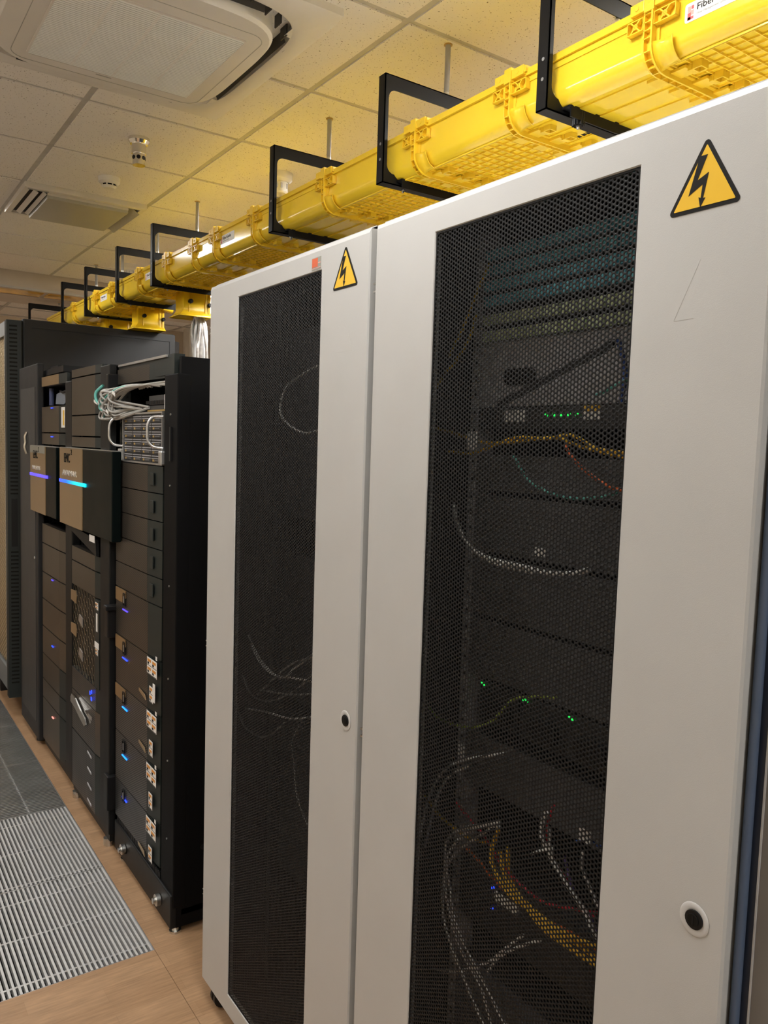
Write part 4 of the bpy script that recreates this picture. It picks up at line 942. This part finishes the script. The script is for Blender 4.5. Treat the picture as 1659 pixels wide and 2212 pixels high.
# ================================================================ DROP OUTLETS
def outlet(y,label,x0=1.56,x1=1.71,zt_=2.47,zb_=2.335):
    t=thing('drop_outlet',label,'drop outlet',((x0+x1)/2,y,zb_),'yellow outlets dropping from the tray')
    d=.06
    lo=lambda e,z:[(x0-e,y-d-e*.6,z),(x1+e*.2,y-d-e*.6,z),(x1+e*.2,y+d+e*.5,z),(x0-e,y+d+e*.5,z)]
    prof=[(0,zt_),(0,zb_+.02),(.006,zb_+.006),(.018,zb_-.008),(.034,zb_-.018)]
    m=MB(); vs=[p for e,z in prof for p in lo(e,z)]
    m.add(vs,[(4*k+i,4*k+(i+1)%4,4*(k+1)+(i+1)%4,4*(k+1)+i) for k in range(len(prof)-1) for i in range(4)])
    o=m.build('chute',yellow_s,t,smooth=25); s=o.modifiers.new('thickness','SOLIDIFY'); s.thickness=.003
    for a_,b_ in ((x0+.028,x0+.032),(x1-.03,x1-.018),(x1-.012,x1)): MB().box(a_,b_,y-d-.006,y-d,zb_,zt_).build('guide_rib',yellow_s,t)
    for (xx,zz) in ((x0+.035,zb_+.06),(x1-.008,zb_+.05)):
        MB().cyl((xx,y-d-.02,zz),(xx,y-d,zz),.012,8).cyl((xx,y-d-.026,zz),(xx,y-d-.018,zz),.009,8).build('clamp_knob',blackp,t,smooth=1)
    MB().tube([(x1-.02,y-d-.03,zt_-.02),(x1+.045,y-d+.0,zt_-.022)],[.012,.02],12).build('curled_lip',yellow_s,t,smooth=1)
    return t
outlet(4.26,'yellow drop outlet with flared mouth beside the grey cabinets, cables below it')
outlet(4.96,'yellow drop outlet with black knobs just behind the fifth bracket',x0=1.535,x1=1.695)
outlet(5.62,'yellow drop outlet partly hidden by the dark cabinet',x0=1.52,x1=1.70)
random.seed(11)
cc=['k','w','k','k','k','k','w','p','k','t','w','k']
for k in range(12):
    x=1.655+random.uniform(0,.09); y=4.28+random.uniform(-.04,.05)
    P_=[(1.66+random.uniform(-.03,.03),4.27,2.40),(x,y,2.28),(x+random.uniform(-.02,.03),y+random.uniform(-.02,.02),2.1),(x+.02,y+.02,1.75),(x+.03,y+.03,1.2)]
    tag(MB().tube(catmull(P_,4),.009,8).build('trunk_cable',foil if cc[k] in 'k' else cabcol[cc[k]],smooth=60),
        {'w':'white trunk cable','k':'clear wrapped trunk cable','r':'red trunk cable','t':'teal trunk cable','p':'purple trunk cable','b':'blue trunk cable'}[cc[k]]+' dropping from the near yellow outlet','cable','trunk cables under the near outlet')
# ================================================================ CEILING ITEMS
# four way cassette air conditioner
t=thing('cassette_air_conditioner','large square cassette air conditioner with rounded centre panel and louvred grille','air conditioner',(.775,2.545,ZC))
cx_,cy_=.775,2.545
outer=rrect(cx_-.475,cx_+.475,cy_-.47,cy_+.47,.012,4)
def resample(loop,n,cx0,cy0):
    out=[]
    for i in range(n):
        a=2*math.pi*i/n; d=(math.cos(a),math.sin(a)); best=None
        for j in range(len(loop)):
            p,q=loop[j],loop[(j+1)%len(loop)]
            ex,ey=q[0]-p[0],q[1]-p[1]; den=d[0]*ey-d[1]*ex
            if abs(den)<1e-12: continue
            tt=((p[0]-cx0)*ey-(p[1]-cy0)*ex)/den; uu=((p[0]-cx0)*d[1]-(p[1]-cy0)*d[0])/den
            if tt>0 and -1e-6<=uu<=1+1e-6 and (best is None or tt>best): best=tt
        out.append((cx0+d[0]*best,cy0+d[1]*best))
    return out
n=96
L0=resample(outer,n,cx_,cy_); S1=resample(superell(cx_,cy_,.422,.422,5.2,160),n,cx_,cy_); S2=resample(superell(cx_,cy_,.405,.405,5.2,160),n,cx_,cy_)
S3=resample(superell(cx_,cy_,.362,.362,4.6,160),n,cx_,cy_); S4=resample(superell(cx_,cy_,.354,.354,4.6,160),n,cx_,cy_)
lv=[[(x,y,ZC) for x,y in L0],[(cx_+(x-cx_)*.999,cy_+(y-cy_)*.999,2.888) for x,y in L0],[(cx_+(x-cx_)*.985,cy_+(y-cy_)*.985,2.882) for x,y in L0],[(x,y,2.872) for x,y in S1],[(x,y,2.878) for x,y in S2],[(x,y,2.93) for x,y in S2]]
m=MB(); vs=[p for l in lv for p in l]; m.add(vs,[(k*n+i,k*n+(i+1)%n,(k+1)*n+(i+1)%n,(k+1)*n+i) for k in range(len(lv)-1) for i in range(n)])
m.build('outer_frame',ac_white,t,smooth=40)
m=MB().prism(S2,'z',2.915,2.92); m.build('duct_recess',ac_dark,t)
lv=[[(x,y,2.915) for x,y in S3],[(x,y,2.862) for x,y in S3],[(x,y,2.852) for x,y in S4],[(cx_+(x-cx_)*.93,cy_+(y-cy_)*.93,2.850) for x,y in S4]]
m=MB(); vs=[p for l in lv for p in l]; m.add(vs,[(k*n+i,k*n+(i+1)%n,(k+1)*n+(i+1)%n,(k+1)*n+i) for k in range(3) for i in range(n)]+[tuple(3*n+i for i in range(n))])
cp=m.build('centre_panel',ac_white,t,smooth=40)
# groove line and grille
GX0,GX1,GY0,GY1=.527,1.043,2.315,2.805
MB().ring(rrect(.478,1.092,2.262,2.858,.05,6),rrect(.480,1.090,2.264,2.856,.049,6),'z',2.8492,2.8502).build('panel_groove',ac_metal,cp)
MB().ring(rrect(GX0-.006,GX1+.006,GY0-.006,GY1+.006,.012,4),rrect(GX0,GX1,GY0,GY1,.008,4),'z',2.8465,2.851).build('grille_rim',ac_white,t)
MB().box(GX0,GX1,GY0,GY1,2.8488,2.8495).build('grille_backing',mat('grille_shadow_grey',(.10,.11,.10),.7),t)
nl=46; slm=MB().prism([(0,2.8478),(.0055,2.8462),(.0058,2.8472),(.0003,2.8486)],'x',GX0,GX1).mesh('louvre_slat',ac_grille)
for k in range(nl):
    o=bpy.data.objects.new('louvre_slat',slm); C.objects.link(o); o.parent=t; o.location=Vector((0,GY0+.003+k*(GY1-GY0-.012)/(nl-1),0))-t.location
for x in (GX0+.13,GX0+.26,GX0+.39): MB().box(x-.005,x+.005,GY0,GY1,2.8472,2.8489).build('grille_rib',ac_white,t)
MB().box(.74,.79,2.822,2.828,2.8490,2.8503).build('front_badge',ac_metal,t)
# louvre flaps in the duct slots
for (a,b,c,d) in ((cx_+.372,cx_+.388,cy_-.26,cy_+.26),(cx_-.388,cx_-.372,cy_-.26,cy_+.26)):
    MB().prism([(a,2.898),(a+.003,2.900),(b,2.872),(b-.003,2.870)],'y',c,d).build('air_flap',ac_dark,t)
for (c,d) in ((cy_-.388,cy_-.372),(cy_+.372,cy_+.388)):
    MB().prism([(c,2.898),(c+.003,2.900),(d,2.872),(d-.003,2.870)],'x',cx_-.26,cx_+.26).build('air_flap',ac_dark,t)
for q in range(5):
    for sx in (1,-1):
        a=math.radians(45+(q-2)*9*1.0); px_=cx_+sx*.515*math.cos(a)*.9; py_=cy_-.515*math.sin(a)*.9
        MB().box(px_-.002,px_+.002,py_-.02,py_+.02,2.875,2.915).build('corner_vane',ac_dark,t)
MB().prism([(cx_+.372,2.8775),(cx_+.40,2.8775),(cx_+.40,2.8785),(cx_+.372,2.8785)],'y',cy_+.28,cy_+.33).prism([(cx_+.372,2.8775),(cx_+.40,2.8775),(cx_+.40,2.8785),(cx_+.372,2.8785)],'y',cy_-.33,cy_-.28).build('slot_bridge',ac_white,t)
# small ceiling unit
t=thing('ceiling_air_unit','smaller ceiling air unit with flat grey panel and open side louvres','air conditioner',(1.117,4.69,ZC))
MB().ring([(.812,4.405),(1.425,4.405),(1.425,4.99),(.812,4.99)],[(.84,4.44),(1.40,4.44),(1.40,4.96),(.84,4.96)],'z',2.888,ZC+.01).build('outer_frame',ac_white,t)
MB().box(.93,1.345,4.475,4.95,2.868,2.890).build('centre_panel',ac_metal,t,bevel=.004)
MB().box(.84,1.40,4.44,4.96,2.903,2.908).build('recess',ac_dark,t)
MB().box(.935,1.34,4.442,4.470,2.896,2.902).mat(1).box(.93,1.345,4.470,4.475,2.884,2.90).build('near_slot',[ac_metal,ac_white],t)
MB().prism([(.862,2.894),(.866,2.896),(.886,2.884),(.884,2.882)],'y',4.46,4.94).build('side_louvre',ac_white,t)
MB().prism([(.906,2.892),(.909,2.894),(.926,2.884),(.924,2.882)],'y',4.46,4.94).build('side_louvre',ac_white,t)
MB().prism([(1.352,2.905),(1.358,2.907),(1.405,2.872),(1.400,2.869)],'y',4.47,4.95).build('side_louvre',ac_metal,t)
MB().box(.83,.928,4.425,4.44,2.886,2.892).build('dark_lip',ac_metal,t)
# chrome nozzle, detectors
t=thing('gas_nozzle','chrome gas extinguishing nozzle hanging from a ceiling tile','nozzle',(1.085,3.465,ZC))
MB().cyl((1.085,3.465,2.897),(1.085,3.465,2.91),.044,32).cyl((1.085,3.465,2.885),(1.085,3.465,2.897),.036,32,.044).build('escutcheon',chrome,t,smooth=1)
MB().cyl((1.085,3.465,2.848),(1.085,3.465,2.89),.030,32).cyl((1.085,3.465,2.800),(1.085,3.465,2.848),.0265,32).cyl((1.085,3.465,2.846),(1.085,3.465,2.849),.0305,32).build('nozzle_body',chrome,t,smooth=1)
m=MB()
for a in (200,250,300,340,20): m.cyl((1.085+.0262*math.cos(math.radians(a)),3.465+.0262*math.sin(math.radians(a)),2.828),(1.085+.0272*math.cos(math.radians(a)),3.465+.0272*math.sin(math.radians(a)),2.828),.0085,14)
m.build('discharge_holes',blackp,t)
def detector(x,y,label,big=False):
    t=thing('smoke_detector',label,'smoke detector',(x,y,ZC),'round white detectors on the ceiling')
    if not big:
        MB().cyl((x,y,ZC-.022),(x,y,ZC),.050,32,.052).cyl((x,y,ZC-.032),(x,y,ZC-.022),.038,32,.050).build('base',white_pl,t,smooth=1)
        MB().cyl((x,y,ZC-.040),(x,y,ZC-.031),.034,32).build('smoke_inlet',ink,t,smooth=1)
        MB().cyl((x,y,ZC-.050),(x,y,ZC-.040),.024,32,.036).build('cap',white_pl,t,smooth=1)
        m=MB()
        for q in range(8):
            a=2*math.pi*q/8+.2; m.box(x+.034*math.cos(a)-.003,x+.034*math.cos(a)+.003,y+.034*math.sin(a)-.003,y+.034*math.sin(a)+.003,ZC-.041,ZC-.03)
        m.build('inlet_ribs',white_pl,t)
    else:
        MB().cyl((x,y,ZC-.03),(x,y,ZC),.054,32,.056).cyl((x,y,ZC-.042),(x,y,ZC-.03),.040,32,.054).build('base',white_pl,t,smooth=1)
        MB().cyl((x,y,ZC-.085),(x,y,ZC-.042),.034,32).cyl((x,y,ZC-.092),(x,y,ZC-.085),.028,32,.034).build('cap',white_pl,t,smooth=1)
        m=MB()
        for a in (215,250,300): m.box(x+.034*math.cos(math.radians(a))-.004,x+.034*math.cos(math.radians(a))+.004,y+.034*math.sin(math.radians(a))-.003,y+.034*math.sin(math.radians(a))+.003,ZC-.072,ZC-.05)
        m.build('sensor_slots',grey_eq,t)
detector(1.13,4.07,'round white smoke detector beside the smaller ceiling air unit')
detector(1.755,3.47,'round white detector half hidden behind the third black bracket',True)
detector(1.80,5.95,'small distant white detector behind the fifth black bracket',True)
